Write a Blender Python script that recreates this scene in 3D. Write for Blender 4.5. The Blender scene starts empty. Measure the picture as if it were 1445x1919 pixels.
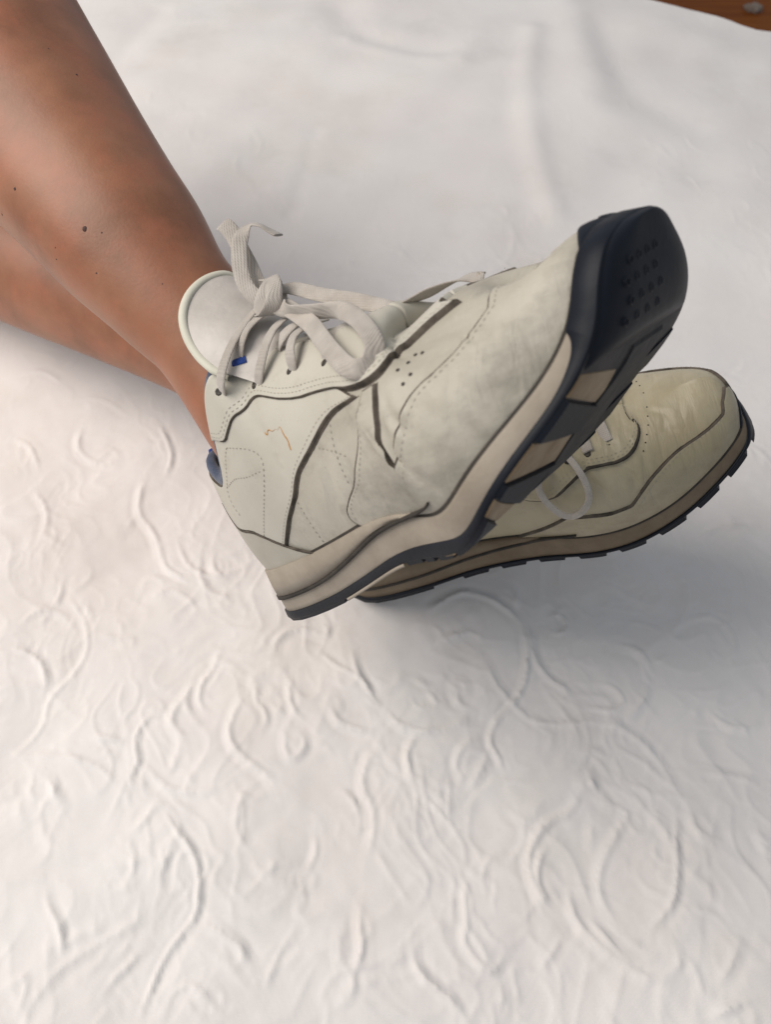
import bpy, bmesh, math, random
import numpy as np
from mathutils import Matrix, Vector
from mathutils.geometry import delaunay_2d_cdt
random.seed(7); rng = np.random.default_rng(11)
scene = bpy.context.scene
COL = scene.collection

# ---- camera -----------------------------------------------------------------
PITCH = math.radians(57.0); CAM_H = 0.487
cam = bpy.data.objects.new('camera', bpy.data.cameras.new('camera')); COL.objects.link(cam)
RC = np.array([[1,0,0],[0,math.sin(PITCH),-math.cos(PITCH)],[0,math.cos(PITCH),math.sin(PITCH)]])  # columns: right, up, back
CP = np.array([0,0,CAM_H])
m = Matrix(RC.tolist()).to_4x4(); m.translation = Vector(CP); cam.matrix_world = m
cd = cam.data; cd.sensor_fit = 'VERTICAL'; cd.sensor_height = 36.0; cd.sensor_width = 27.1
cd.lens = 1442/1919*36.0; cd.clip_start = .01; cd.clip_end = 50
cd.dof.use_dof = True; cd.dof.focus_distance = .40; cd.dof.aperture_fstop = 10.0
scene.camera = cam

# ---- light: a room, daylight from a window at the left plus an added fill at the front left ----
world = bpy.data.worlds.new('World'); scene.world = world; world.use_nodes = True
bg = world.node_tree.nodes['Background']; bg.inputs[0].default_value = (.82,.90,1.0,1); bg.inputs[1].default_value = .34
def area(name, loc, target, size, power, colour, sy=None):
    l = bpy.data.lights.new(name, 'AREA'); l.energy = power; l.color = colour; l.shape = 'RECTANGLE'; l.size = size; l.size_y = sy or size
    o = bpy.data.objects.new(name, l); COL.objects.link(o); o.location = loc
    o.rotation_euler = (Vector(target)-Vector(loc)).to_track_quat('-Z', 'Y').to_euler(); return o
area('window_light', (-1.2,.42,1.45), (.0,.33,.05), 1.4, 34, (1.0,.925,.845))
area('room_light', (-.9,-.9,1.3), (0,.3,.05), 1.2, 4.5, (1.0,.97,.94))
scene.view_settings.view_transform = 'Standard'; scene.view_settings.look = 'None'
scene.view_settings.exposure = 0.06; scene.view_settings.gamma = 1.0
scene.cycles.use_denoising = True

ARRAY = lambda a: np.array(a, float)
# ---- measured tables (form of the sneakers, lace paths, seams, cloth scrolls) ----
D1={'phi': [0.0, 11.728, -2.724, 31.675, 31.753, 70.993], 'zf': [3.031, 2.804, 2.282, 1.763, 1.301, 1.103], 'hcol': [9.808, 8.49, 8.689, 11.431, 12.472], 'instep': [12.177, 10.061, 9.414, 8.125, 6.709, 4.508], 'wl': [0.882, 0.914, 1.106, 1.117, 0.763, 0.996], 'wm': [1.0, 0.998, 1.018, 0.951, 1.1, 1.12], 'toey': 0.467, 'len': 1.067, 'twist': -4.12, 'heelback': 1.052, 'bul': [0.06, 0.07, 0.09, 0.1, 0.12, 0.14, 0.15]}
D2={'phi': [0.0, -1.476, 5.992, 14.122, 20.41, 14.916], 'zf': [3.031, 2.804, 2.282, 1.763, 1.301, 1.103], 'instep': [12.0, 10.6, 8.801, 7.28, 5.115, 4.48], 'hcol': [10.5, 8.8, 8.2, 9.5, 11.2], 'wl': [1.0, 1.0, 1.0, 1.0, 1.0, 1.0], 'wm': [1.0, 1.0, 1.0, 1.0, 1.0, 1.0], 'toey': 0.0, 'len': 1.0, 'twist': 0.0, 'heelback': 0.0, 'bul': [0.06, 0.07, 0.09, 0.1, 0.12, 0.14, 0.15]}
R1=np.array([[0.65802, 0.55837, -0.50521], [0.24853, 0.47228, 0.84569], [0.7108, -0.68204, 0.17199]]); T1=np.array([-4.6412, -5.1141, -44.9528])
R2=np.array([[0.87868, 0.06587, -0.47285], [0.29526, 0.70333, 0.64665], [0.37516, -0.70781, 0.59855]]); T2=np.array([-2.4787, -4.5451, -55.2818])
LACES={
 'strandA':(0.54,[[7.25,-2.91,12.03],[7.83,-3.14,12.45],[8.2,-2.93,12.93],[8.63,-2.17,13.61],[8.85,-0.88,14.29],[9.24,0.2,14.66],[9.23,1.09,14.72]],[[0.15,-0.95,0.25],[0.15,-0.95,0.25],[0.2,-0.9,0.4],[0.3,-0.6,0.7],[0.3,-0.5,0.8],[0.3,-0.15,0.95],[0.3,-0.15,0.95]]),
 'strandB':(0.54,[[9.04,-2.37,11.41],[9.59,-2.51,11.78],[9.97,-2.29,12.23],[10.24,-1.71,12.84],[10.22,-0.73,13.31],[10.37,0.05,13.46],[10.33,1.28,13.26]],[[0.15,-0.95,0.25],[0.15,-0.95,0.25],[0.2,-0.85,0.45],[0.3,-0.6,0.7],[0.3,-0.6,0.7],[0.3,-0.15,0.95],[0.3,-0.15,0.95]]),
 'strandB2':(0.52,[[8.51,-2.0,12.99],[9.01,-1.78,13.57],[9.17,-1.07,14.01],[9.56,-0.34,14.12],[9.77,0.56,13.92],[9.83,1.76,13.78]],[[0.15,-0.95,0.25],[0.3,-0.6,0.7],[0.3,-0.6,0.7],[0.3,-0.15,0.95],[0.3,-0.15,0.95],[0.3,-0.15,0.95]]),
 'strandC':(0.54,[[11.39,-2.3,10.98],[11.89,-2.54,11.44],[12.0,-2.29,11.99],[11.77,-1.38,12.46],[11.84,-0.55,12.56],[11.91,0.66,12.44]],[[0.15,-0.95,0.25],[0.15,-0.95,0.25],[0.2,-0.9,0.4],[0.3,-0.6,0.7],[0.3,-0.15,0.95],[0.3,-0.15,0.95]]),
 'strandC2':(0.6,[[10.36,-1.23,12.47],[10.91,-1.19,12.74],[11.15,-0.6,12.91],[11.28,0.27,12.87],[11.47,1.16,12.75]],[[0.3,-0.6,0.7],[0.3,-0.6,0.7],[0.3,-0.6,0.7],[0.3,-0.15,0.95],[0.3,-0.15,0.95]]),
 'strandD':(0.6,[[13.75,-2.61,10.45],[14.0,-2.51,10.99],[13.74,-1.47,11.53],[13.75,-0.24,11.73]],[[0.15,-0.95,0.25],[0.3,-0.6,0.7],[0.3,-0.15,0.95],[0.3,-0.15,0.95]]),
 'strandD2':(0.6,[[14.75,-2.64,10.27],[14.97,-2.26,10.88],[14.68,-0.98,11.37],[14.66,0.05,11.43]],[[0.15,-0.95,0.25],[0.3,-0.6,0.7],[0.3,-0.15,0.95],[0.3,-0.15,0.95]]),
 'loop':(0.82,[[10.2,0.07,14.23],[11.28,-0.3,13.55],[12.6,-0.54,12.93],[13.91,-0.77,12.42],[15.23,-1.45,11.85],[16.44,-2.46,10.98],[17.01,-3.24,10.19],[16.91,-3.9,9.72],[16.34,-4.16,9.89],[15.41,-3.62,10.64],[13.84,-2.19,11.74],[12.79,-1.2,12.44],[11.61,-0.34,13.19],[10.35,0.34,14.12]],[[0.3,-0.5,0.8],[0.5,-0.65,-0.55],[0.45,-0.75,-0.5],[0.4,-0.8,-0.3],[0.3,-0.5,0.7],[0.75,-0.5,0.35],[0.8,-0.6,-0.05],[0.6,-0.75,-0.25],[0.45,-0.85,0],[0.4,-0.85,0.3],[0.4,-0.8,0.4],[0.4,-0.7,0.5],[0.4,-0.6,0.6],[0.3,-0.6,0.7]]),
 'far_loop':(0.76,[[9.66,1.0,14.96],[10.38,1.37,14.62],[11.9,1.23,13.56],[13.54,1.06,12.53],[14.91,0.95,11.62],[15.79,1.17,11.22],[16.68,1.76,11.04],[17.66,2.45,10.88],[18.33,2.8,10.65],[18.78,2.75,10.37],[18.06,3.29,10.25]],[[0.3,-0.3,0.9],[0.35,-0.5,0.78],[0.35,-0.6,0.7],[0.3,-0.7,0.65],[0.25,-0.5,0.8],[0.2,0.2,0.97],[0.2,0.6,0.7],[0.2,0.2,0.97],[0.5,-0.3,0.8],[0.8,-0.3,0.3],[0.5,0.5,0.3]]),
 'end':(0.76,[[10.01,0.04,14.33],[9.67,-0.17,14.9],[9.4,-0.12,15.62],[9.26,0.22,16.42],[9.24,0.68,17.13],[9.3,1.18,17.74],[9.47,1.58,18.04],[9.77,1.91,18.1],[10.12,2.05,17.78],[10.43,2.11,17.32],[10.68,2.14,16.98]],[[0.4,-0.6,0.6],[0.6,-0.75,0.25],[0.68,-0.72,0.1],[0.72,-0.69,0.0],[0.72,-0.69,0],[0.7,-0.7,0.1],[0.5,-0.4,0.75],[0.3,-0.1,0.95],[0.1,0.1,1],[0.1,0.1,1],[0.1,0.1,1]]),
 'end_back':(0.82,[[9.47,0.64,14.88],[9.16,0.82,15.68],[8.99,1.14,16.52],[8.76,1.42,17.41],[8.55,1.7,18.24],[8.36,1.8,18.8],[8.17,1.82,19.07]],[[0.5,-0.6,0.5],[0.3,-0.4,0.8],[0.8,-0.5,0.1],[0.75,-0.62,0.1],[0.72,-0.66,0.1],[0.7,-0.6,0.3],[0.6,-0.5,0.6]]),
 'knot_wrap':(0.75,[[9.68,0.88,15.54],[10.25,0.7,15.38],[10.57,0.14,14.76],[10.49,-0.36,14.23],[9.94,-0.39,14.07],[9.28,-0.15,14.25]],[[0.2,0.3,0.9],[0.4,-0.3,0.8],[0.75,-0.65,0.1],[0.72,-0.6,-0.3],[0.5,-0.5,-0.7],[0.2,-0.3,-0.9]]),
 'knot_fold':(0.7,[[9.41,-0.45,14.29],[9.99,-0.34,14.65],[10.23,0.16,15.06],[10.23,0.8,15.31],[10.03,1.14,15.14],[9.94,0.9,14.56],[10.04,0.29,14.01]],[[0.4,-0.7,0.5],[0.6,-0.75,0.2],[0.65,-0.7,0.3],[0.6,-0.3,0.7],[0.7,0.2,0.6],[0.8,-0.3,0.4],[0.8,-0.5,0.1]]),
}
TONGUE={"tip":[[7.34,-2.73,13.22],[6.82,-2.61,14.08],[6.44,-2.3,15.16],[6.23,-1.68,16.18],[6.21,-0.77,16.93],[6.36,0.21,17.31],[6.54,1.14,17.35],[6.65,1.93,17.11],[6.68,2.11,16.57]],"base":[[7.96,-2.06,12.75],[8.25,-1.83,13.04],[8.58,-1.56,13.35],[8.78,-1.12,13.65],[8.92,-0.61,13.97],[8.96,-0.04,14.26],[8.89,0.54,14.55],[8.72,1.18,14.88],[8.43,1.85,15.22]]}
LOOP2=[[17.76,2.99,7.69],[18.25,3.82,7.41],[18.61,4.66,7.02],[18.78,5.33,6.46],[18.68,5.74,5.87],[18.17,5.84,5.23],[17.46,5.6,4.79],[16.92,5.37,4.9],[16.51,5.05,5.36],[16.23,4.68,5.98],[16.27,4.38,6.65],[16.65,4.15,7.01],[17.1,3.83,7.12]]
BLUE_EDGE=[[7.94,-2.39,12.94],[8.26,-2.28,12.93],[8.6,-2.16,12.87],[8.87,-1.97,12.79]]
LEGS={"upper":[[[-0.0277,0.2102,0.1357],1.6,1.6],[[-0.0426,0.2272,0.1505],2.1,2.0],[[-0.057,0.2459,0.1707],2.7,2.3],[[-0.0918,0.297,0.1982],3.05,2.81],[[-0.1128,0.3171,0.2088],3.35,3.08],[[-0.1339,0.3425,0.217],4.01,3.81],[[-0.1528,0.3654,0.2235],4.37,4.15],[[-0.1781,0.3977,0.2302],4.94,4.7],[[-0.2192,0.4491,0.2421],6.01,5.77],[[-0.2648,0.5073,0.2561],7.01,6.8],[[-0.3268,0.5862,0.2715],7.63,7.48],[[-0.3868,0.6646,0.2866],7.53,7.53]],"under":[[[0.0073,0.2705,0.0437],2.6,2.6],[[-0.0092,0.2781,0.0736],3.2,3.0],[[-0.024,0.2858,0.1045],3.6,3.4],[[-0.0795,0.3552,0.1036],3.7,3.52],[[-0.126,0.3883,0.1013],3.7,3.52],[[-0.193,0.4351,0.0958],4.3,4.08],[[-0.2853,0.5016,0.0854],5.3,5.03],[[-0.3856,0.5742,0.0729],5.9,5.61],[[-0.5105,0.6641,0.0598],6.0,5.7],[[-0.6314,0.7461,0.0534],5.6,5.32]]}
A_eyestay=[[0.2425,1.0],[0.29,0.7313],[0.3225,0.7094],[0.335,0.7125],[0.3563,0.6688],[0.4625,0.5219],[0.5188,0.5281],[0.6338,0.5156],[0.6688,0.4875],[0.695,0.4938],[0.7388,0.5781],[0.7925,0.6281],[0.8337,0.6188],[0.8688,0.6344]]
A_eyestay_top=[[0.3538,0.9813],[0.3838,0.9062],[0.4275,0.8438],[0.5125,0.8813],[0.5787,0.8531],[0.675,0.8188],[0.685,0.9938],[0.8237,0.7812]]
A_quarter=[[0.635,0.4813],[0.5338,0.45],[0.5012,0.4125],[0.4675,0.3469],[0.4325,0.2938],[0.3775,0.2438],[0.3275,0.1938],[0.2712,0.1094]]
A_counter=[[0.0825,0.7125],[0.0938,0.575],[0.2,0.4406],[0.2375,0.2438],[0.2712,0.1094],[0.3025,0.0344],[0.325,0.0]]
A_mud_rear=[[0.6512,0.4875],[0.6288,0.4406],[0.5525,0.3688],[0.4938,0.2281],[0.475,0.1625],[0.4512,0.1219],[0.4338,0.0875],[0.4288,0.0438],[0.44,0.0]]
A_slit=[[0.6787,0.475],[0.6538,0.35],[0.6212,0.2656],[0.5975,0.2063],[0.6013,0.1781]]
A_mud_top=[[0.6013,0.1781],[0.6412,0.2313],[0.6688,0.2781],[0.6913,0.3125],[0.7087,0.325],[0.7425,0.3188],[0.79,0.3313],[0.8425,0.3719],[0.8838,0.4125],[0.9563,1.0],[0.9325,0.3813],[0.9525,0.2594]]
A_vampline=[[0.725,0.3031],[0.7738,0.3375],[0.8387,0.3875]]
A_st1=[[0.4988,0.3938],[0.4863,0.3281],[0.4763,0.25],[0.4662,0.1594]]
A_st2=[[0.4625,0.325],[0.4788,0.2938],[0.49,0.2594]]
A_st3=[[0.3638,0.2219],[0.3575,0.1531],[0.345,0.0312]]
A_st4=[[0.2875,0.7344],[0.3387,0.5406],[0.3525,0.4781],[0.3525,0.4313],[0.3163,0.3531],[0.235,0.2594]]
A_st5=[[0.2875,0.7344],[0.2475,0.7844],[0.1938,0.8781],[0.1812,0.7688],[0.2025,0.575]]
A_st6=[[0.2013,0.8625],[0.2875,0.5312],[0.3387,0.4281]]
A_st7=[[0.6338,0.5156],[0.6438,0.6031]]
A_squig=[[0.3875,0.4875],[0.39,0.4656],[0.4025,0.4719],[0.41,0.4469],[0.4175,0.45],[0.4213,0.4406],[0.4288,0.4563],[0.4275,0.4156],[0.43,0.3938],[0.4263,0.3688],[0.425,0.3531]]
A_perf=[[0.7163,0.4625],[0.7238,0.3969],[0.7512,0.4906],[0.7575,0.4688],[0.7075,0.3844],[0.7362,0.4688]]
A_eyelets=[[0.3312,0.8813],[0.4088,0.6562],[0.48,0.6719],[0.55,0.6625],[0.5913,0.6531]]
A_cap=[[0.8575,0.0],[0.8912,0.0],[0.9113,0.0],[0.9275,0.0],[0.9425,0.0156],[0.9663,0.0906],[0.985,0.1906],[0.9925,0.1594],[0.9988,0.1188]]
B_eye2=[[0.5763,0.275],[0.705,0.5094],[0.7275,0.5125],[0.7675,0.4906],[0.795,0.5062],[0.8237,0.5719],[0.8525,0.7031],[0.8775,0.9469],[0.8738,1.0]]
B_eye2_top=[[0.6975,0.525],[0.7288,0.7063],[0.77,0.8188],[0.8063,1.0]]
B_mud2_top=[[0.9925,0.3281],[0.9637,0.4844],[0.9425,0.35],[0.915,0.35],[0.86,0.3781],[0.795,0.3094],[0.7588,0.2438],[0.73,0.1813],[0.7113,0.1781],[0.71,0.25]]
B_topline=[[0.9075,1.0],[0.9613,1.0],[1.0,0.9344],[0.9925,0.7094],[0.9637,0.4844]]
B_mud2_rear=[[0.4537,0.0],[0.4938,0.0375],[0.5388,0.0906],[0.6038,0.2094]]
B_perf2=[[0.8862,0.8938],[0.8738,0.7812],[0.8625,0.6938],[0.8475,0.6156],[0.8337,0.5563],[0.8187,0.5031]]
MOLES=[[158,429,4.2],[27,354,2.6],[3,402,1.8],[90,91,1.2],[143,140,1.8],[103,464,1.4],[105,486,1.4],[180,512,1.6],[190,436,1.6],[304,532,1.2]]
HEELS=[(-0.0248,0.2630)]
SCROLLS=[[[-227,247],[-213,232],[-205,218],[-203,203],[-208,188],[-218,175],[-221,166],[-219,154],[-225,144],[-236,132]],[[-252,222],[-248,232],[-236,236],[-223,230],[-220,222]],[[-257,207],[-244,205],[-232,199],[-224,186],[-223,175]],[[-203,212],[-195,216],[-185,212],[-172,214],[-174,205]],[[-165,283],[-161,270],[-150,262],[-138,255]],[[-134,279],[-134,264],[-126,251],[-114,245],[-103,247]],[[-128,283],[-126,268],[-114,257]],[[-167,245],[-160,251],[-149,253]],[[-231,264],[-230,253],[-231,242],[-236,236]],[[-113,207],[-115,193],[-123,182],[-123,168],[-113,159]],[[-116,199],[-103,193],[-91,184]],[[-125,188],[-131,175],[-138,164],[-138,154],[-128,144],[-125,135]],[[-147,161],[-156,154],[-158,142],[-153,132],[-157,119],[-153,114]],[[-153,132],[-144,121],[-132,113],[-118,111],[-104,113],[-102,108]],[[-92,175],[-99,161],[-101,147],[-95,137],[-83,127],[-72,121],[-68,113]],[[-82,117],[-87,108],[-89,96],[-85,85],[-75,77]],[[-82,182],[-85,170],[-77,164],[-75,154],[-81,147]],[[-63,186],[-64,173],[-60,162],[-51,154]],[[-63,152],[-65,140],[-60,130],[-52,135],[-49,145],[-58,152]],[[-75,199],[-74,212],[-66,220],[-53,220],[-40,214],[-39,224],[-46,228]],[[-47,207],[-32,193],[-19,188],[-5,171]],[[-22,207],[-19,191],[-9,175],[-2,164]],[[-38,168],[-32,155],[-19,150],[-5,149]],[[-5,139],[-13,132],[-16,116],[-8,102],[-8,88],[-12,75]],[[-32,113],[-26,114],[-16,105],[-14,93]],[[-231,134],[-215,135],[-195,134],[-175,127],[-163,116]],[[-190,145],[-174,145],[-160,137]],[[-209,125],[-202,114],[-194,103]],[[-223,127],[-216,119],[-218,110]],[[-231,119],[-223,108]],[[-212,102],[-205,94],[-204,84]],[[-137,108],[-145,96],[-155,88]],[[-133,103],[-123,90],[-111,78],[-106,64],[-106,45],[-113,37],[-123,22],[-130,-5]],[[-123,87],[-128,72],[-128,57]],[[-106,44],[-89,37],[-76,27],[-71,17]],[[-142,52],[-136,44],[-147,37],[-161,29],[-177,19],[-185,7],[-191,-5]],[[-152,5],[-148,14],[-137,24],[-131,29]],[[-194,60],[-190,50],[-182,42],[-177,29],[-176,22]],[[-156,80],[-148,75],[-137,70]],[[-157,61],[-151,58],[-144,65]],[[-48,42],[-57,29],[-63,17],[-64,7]],[[-51,67],[-47,54],[-50,48]],[[-15,53],[-16,40],[-13,29],[-20,14]],[[-25,40],[-28,29],[-25,19]],[[-43,90],[-41,78],[-48,67]],[[-80,72],[-71,65],[-53,60],[-48,53]],[[-116,-5],[-115,5],[-109,12],[-101,9],[-92,1],[-84,-5]],[[-110,0],[-107,6],[-99,1]],[[-205,12],[-195,18],[-191,8],[-196,-5]],[[-165,45],[-164,37],[-155,36]],[[67,198],[73,181],[84,167],[95,156],[116,155],[135,158],[153,153],[166,141],[175,128],[180,112]],[[99,226],[99,206],[103,193],[112,181],[125,176]],[[93,226],[95,204],[93,185],[84,169],[71,158],[64,144],[71,133],[73,123]],[[61,149],[46,139],[42,126],[50,118]],[[67,139],[61,126],[51,112]],[[31,121],[32,107],[43,101]],[[20,113],[35,98],[41,90]],[[21,149],[12,138],[14,126],[17,116]],[[-1,167],[4,155],[18,149],[40,149],[56,160]],[[45,181],[46,167],[56,162]],[[20,171],[27,176],[34,167],[27,163]],[[17,187],[31,178]],[[27,232],[37,242],[56,251],[74,244],[88,232],[95,222]],[[32,206],[43,214],[60,218],[66,208]],[[110,226],[120,232],[126,222],[118,216],[111,220]],[[192,212],[206,226],[226,230],[236,220],[236,204],[225,196]],[[174,181],[170,169],[153,155]],[[155,208],[173,204],[176,185]],[[135,180],[149,180],[156,167],[143,163],[128,167]],[[206,165],[215,153],[229,149],[243,156]],[[190,126],[208,124],[225,120],[233,113]],[[119,131],[131,139],[141,131]],[[127,128],[127,118],[136,110]],[[145,124],[150,116],[160,115],[161,105]],[[119,115],[112,101],[99,98],[88,87],[82,74],[85,59],[96,45]],[[123,112],[134,105],[148,102],[138,90],[128,77],[122,61],[125,48],[132,39]],[[97,84],[88,73],[88,59],[97,48]],[[177,101],[172,80],[170,64],[163,49],[147,36]],[[105,63],[105,46],[116,32],[127,23],[138,15],[155,13]],[[115,46],[125,33],[137,22]],[[76,77],[62,77],[57,67],[59,54]],[[49,68],[44,56],[46,42],[42,34],[48,24],[57,17],[63,20],[69,30]],[[16,33],[17,20],[27,12],[37,5],[46,-5]],[[62,18],[65,8],[61,-5]],[[102,37],[94,28],[87,20]],[[164,49],[181,50],[193,42]],[[183,101],[183,92],[192,84],[202,87]],[[220,93],[221,86],[227,81]],[[188,80],[188,67]],[[210,73],[214,66]],[[204,37],[210,29]],[[200,36],[189,20],[178,9]],[[162,30],[163,23],[156,15]],[[72,105],[82,95],[89,98]],[[123,96],[122,83]],[[167,110],[161,95],[165,92]],[[118,4],[116,-5]],[[170,-5],[181,1],[200,5]],[[-272,336],[-255,316],[-253,293]],[[-187,346],[-190,316],[-171,297],[-163,270]],[[-155,297],[-144,270],[-123,261],[-105,270]],[[-275,422],[-242,433],[-211,410]],[[-316,457],[-294,464],[-272,445]],[[-248,399],[-247,372],[-222,356],[-203,366]],[[-183,399],[-165,366],[-171,346]],[[-302,388],[-282,377],[-271,351]],[[227,293],[254,307],[277,302]]]   # millimetres on the bed
FOLDS=[([[241,1113],[242,1016],[244,940],[237,871]],0.012,0.022),([[188,1042],[166,928],[160,807],[165,720],[171,675]],0.007,0.012),([[276,1042],[279,940],[294,882],[340,838]],-0.006,0.02),([[-58,1113],[-42,1042],[12,1009],[71,996]],-0.008,0.02),([[-42,1022],[25,983],[90,977]],0.006,0.012),([[-295,1098],[-315,1016],[-333,940]],-0.004,0.012),([[-79,827],[-86,738],[-98,675]],-0.002,0.008),([[331,1084],[402,1002],[468,964]],0.006,0.03),([[-158,550],[-104,610],[-43,618]],-0.004,0.05),([[-180,302],[-184,240],[-194,197]],-0.003,0.018),([[-75,283],[-107,220],[-135,164],[-149,140]],-0.0035,0.02),([[6,123],[24,78],[40,24]],0.002,0.02),([[-225,208],[-200,189],[-223,140]],-0.003,0.02)]
EDGE_PTS=[[310,1128],[492,1053]]
LINT=[0.975,2.226]
# ---- numpy shoe surface ---------------------------------------------------
def hermite(xs, ks, vs):
    ks = np.asarray(ks, float); vs = np.asarray(vs, float)
    one = vs.ndim == 1
    if one: vs = vs[:, None]
    n = len(ks)
    m = np.zeros_like(vs)
    for i in range(n):
        a = max(i-1, 0); b = min(i+1, n-1)
        m[i] = (vs[b]-vs[a])/(ks[b]-ks[a])
    x = np.clip(np.asarray(xs, float), ks[0], ks[-1])
    i = np.clip(np.searchsorted(ks, x)-1, 0, n-2)
    h = (ks[i+1]-ks[i])[:, None]; t = ((x-ks[i])[:, None])/h
    r = (2*t**3-3*t**2+1)*vs[i]+(t**3-2*t**2+t)*h*m[i]+(-2*t**3+3*t**2)*vs[i+1]+(t**3-t**2)*h*m[i+1]
    return r[:, 0] if one else r

OUT = np.array([[0,0,0],[.05,.25,-1.3],[.10,1.0,-2.3],[.17,2.6,-3.05],[.27,6,-3.4],[.38,10,-3.5],[.50,14,-3.9],[.62,18,-4.7],[.70,20.5,-5.0],[.79,23.4,-4.5],[.88,25.8,-3.3],[.94,27.2,-1.9],[.975,27.65,-.7],[1,27.75,.6]])
INN = np.array([[0,0,0],[.05,.25,1.3],[.10,1.0,2.3],[.17,2.6,3.0],[.27,6,3.1],[.38,10,2.8],[.50,14,3.2],[.62,18,4.5],[.70,20.5,4.9],[.79,23.4,4.6],[.88,25.8,3.6],[.94,27.2,2.5],[.975,27.65,1.6],[1,27.75,.6]])

class Last:
    """The form of one sneaker in centimetres: x heel to toe, z up, outer side at -y
    (mir=-1 turns it into the left shoe). t runs heel to toe, v from sole to top."""
    def __init__(s, d, mir=1, smooth=.012):
        s.d = d; s.mir = mir
        X = np.linspace(-3, 32, 500); ph = np.radians(hermite(X, [0,12,16,20,24,28], d['phi']))
        dx = X[1]-X[0]
        cx = np.concatenate([[0], np.cumsum((np.cos(ph[1:])+np.cos(ph[:-1]))/2*dx)])
        cz = np.concatenate([[0], np.cumsum((np.sin(ph[1:])+np.sin(ph[:-1]))/2*dx)])
        s.X = X; s.ph = ph; s.cx = cx-np.interp(0, X, cx); s.cz = cz-np.interp(0, X, cz)
        s.NT, s.NV = 400, 81
        # centre line of the top after bending, with the flex crease evened out
        s.TT = np.linspace(0, 1, 801); s.Ttab = {}; s.Utab = {}
        for side in (-1, 1):
            T0 = s.topc(s.TT, side); T = s.bend(T0); U = s.bend(T0+np.array([0, 0, .1]))-T; U /= np.linalg.norm(U, axis=1)[:, None]
            i0 = int(.43*800); Q = T[i0:]; n = len(Q); sg = .035*800; h = int(sg*3)
            pad = np.concatenate([2*Q[0]-Q[h:0:-1], Q, 2*Q[-1]-Q[-2:-h-2:-1]]); k = np.exp(-.5*(np.arange(-h, h+1)/sg)**2); k /= k.sum()
            Q = np.column_stack([np.convolve(pad[:, j], k, 'valid') for j in range(3)])
            d = np.concatenate([[0], np.cumsum(np.linalg.norm(np.diff(Q, axis=0), axis=1))])
            f = .35*d+.65*np.linspace(0, d[-1], n)
            Q = np.column_stack([np.interp(f, d, Q[:, j]) for j in range(3)])
            tg = np.gradient(Q, axis=0); tg /= np.linalg.norm(tg, axis=1)[:, None]+1e-9
            up2 = np.column_stack([-tg[:, 2], 0*tg[:, 0], tg[:, 0]]); up2 /= np.linalg.norm(up2, axis=1)[:, None]+1e-9
            w = np.clip((s.TT[i0:]-.43)/.1, 0, 1)[:, None]
            T[i0:] = Q; U[i0:] = U[i0:]*(1-w)+up2*w; U /= np.linalg.norm(U, axis=1)[:, None]
            s.Ttab[side] = T; s.Utab[side] = U
        t = np.linspace(0, 1, s.NT+1); v = np.linspace(0, 1, s.NV)
        s.G = {}
        for side in (-1, 1):
            tt, vv = np.meshgrid(t, v, indexing='ij')
            P = s.raw(tt, vv, side)
            if smooth:
                n = int(smooth*s.NT*3); k = np.exp(-.5*(np.arange(-n, n+1)/(smooth*s.NT))**2); k /= k.sum()
                mirror = np.array([1, -1, 1.])
                other = s.raw(tt, vv, -side)
                pad = np.concatenate([other[n:0:-1], P, other[-2:-n-2:-1]], 0)
                Q = np.zeros_like(P)
                for i in range(2*n+1): Q += k[i]*pad[i:i+len(P)]
                P = Q
            s.G[side] = P
        # one shared seam at heel, toe and along the top
        for a, b in ((np.s_[0], np.s_[0]), (np.s_[-1], np.s_[-1])):
            m = (s.G[-1][a]+s.G[1][b])/2; s.G[-1][a] = m; s.G[1][b] = m
        i0 = int(.41*s.NT)
        for j in range(1, s.NV):
            pass
        w = np.clip((t-.38)/.03, 0, 1)[:, None]
        m = (s.G[-1][:, -1]+s.G[1][:, -1])/2
        for sd in (-1, 1):
            dlt = (m-s.G[sd][:, -1])*w
            s.G[sd] = s.G[sd]+dlt[:, None, :]*(v**6)[None, :, None]
        # flex creases pressed into the form at the toe bend
        for side in (-1, 1):
            tt, vv = np.meshgrid(t, v, indexing='ij'); N = s.normal(tt, vv, side); dd = np.zeros_like(tt)
            for t0, sl, va, vb, dep, wd in s.d.get('flex', []):
                ce = t0+sl*(vv-va)+.006*np.sin(vv*23+t0*90); m_ = np.clip((vv-va)/.07, 0, 1)*np.clip((vb-vv)/.09, 0, 1)
                x_ = (tt-ce)/wd; dd += dep*m_*(-np.exp(-x_*x_)+.55*np.exp(-((x_-1.9)/1.3)**2)+.45*np.exp(-((x_+1.9)/1.3)**2))
            s.G[side] = s.G[side]+N*dd[..., None]
    def bend(s, P):
        P = np.asarray(P, float); x = P[..., 0]; y = P[..., 1]; z = P[..., 2]
        tw = np.radians(s.d['twist'])*np.clip((x-8)/14, 0, 1.3)
        y, z = y*np.cos(tw)-(z-1)*np.sin(tw), 1+y*np.sin(tw)+(z-1)*np.cos(tw)
        ph = np.interp(x, s.X, s.ph); cx = np.interp(x, s.X, s.cx); cz = np.interp(x, s.X, s.cz)
        return np.stack([cx-np.sin(ph)*z, y, cz+np.cos(ph)*z], -1)
    def plan(s, t, side, off=0.):
        A = OUT if side < 0 else INN
        t = np.asarray(t, float)
        q = hermite(t, A[:, 0], A[:, 1:])
        q[:, 1] = q[:, 1]*hermite(q[:, 0], [0,5,12,19,25,28], s.d['wl' if side < 0 else 'wm'])+hermite(q[:, 0], [0,12,19,28], [0,0,0,s.d['toey']])
        q[:, 0] *= s.d['len']
        if np.any(off): q = q+np.asarray(off).reshape(-1, 1)*s.nrm(t, side)
        return q
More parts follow.
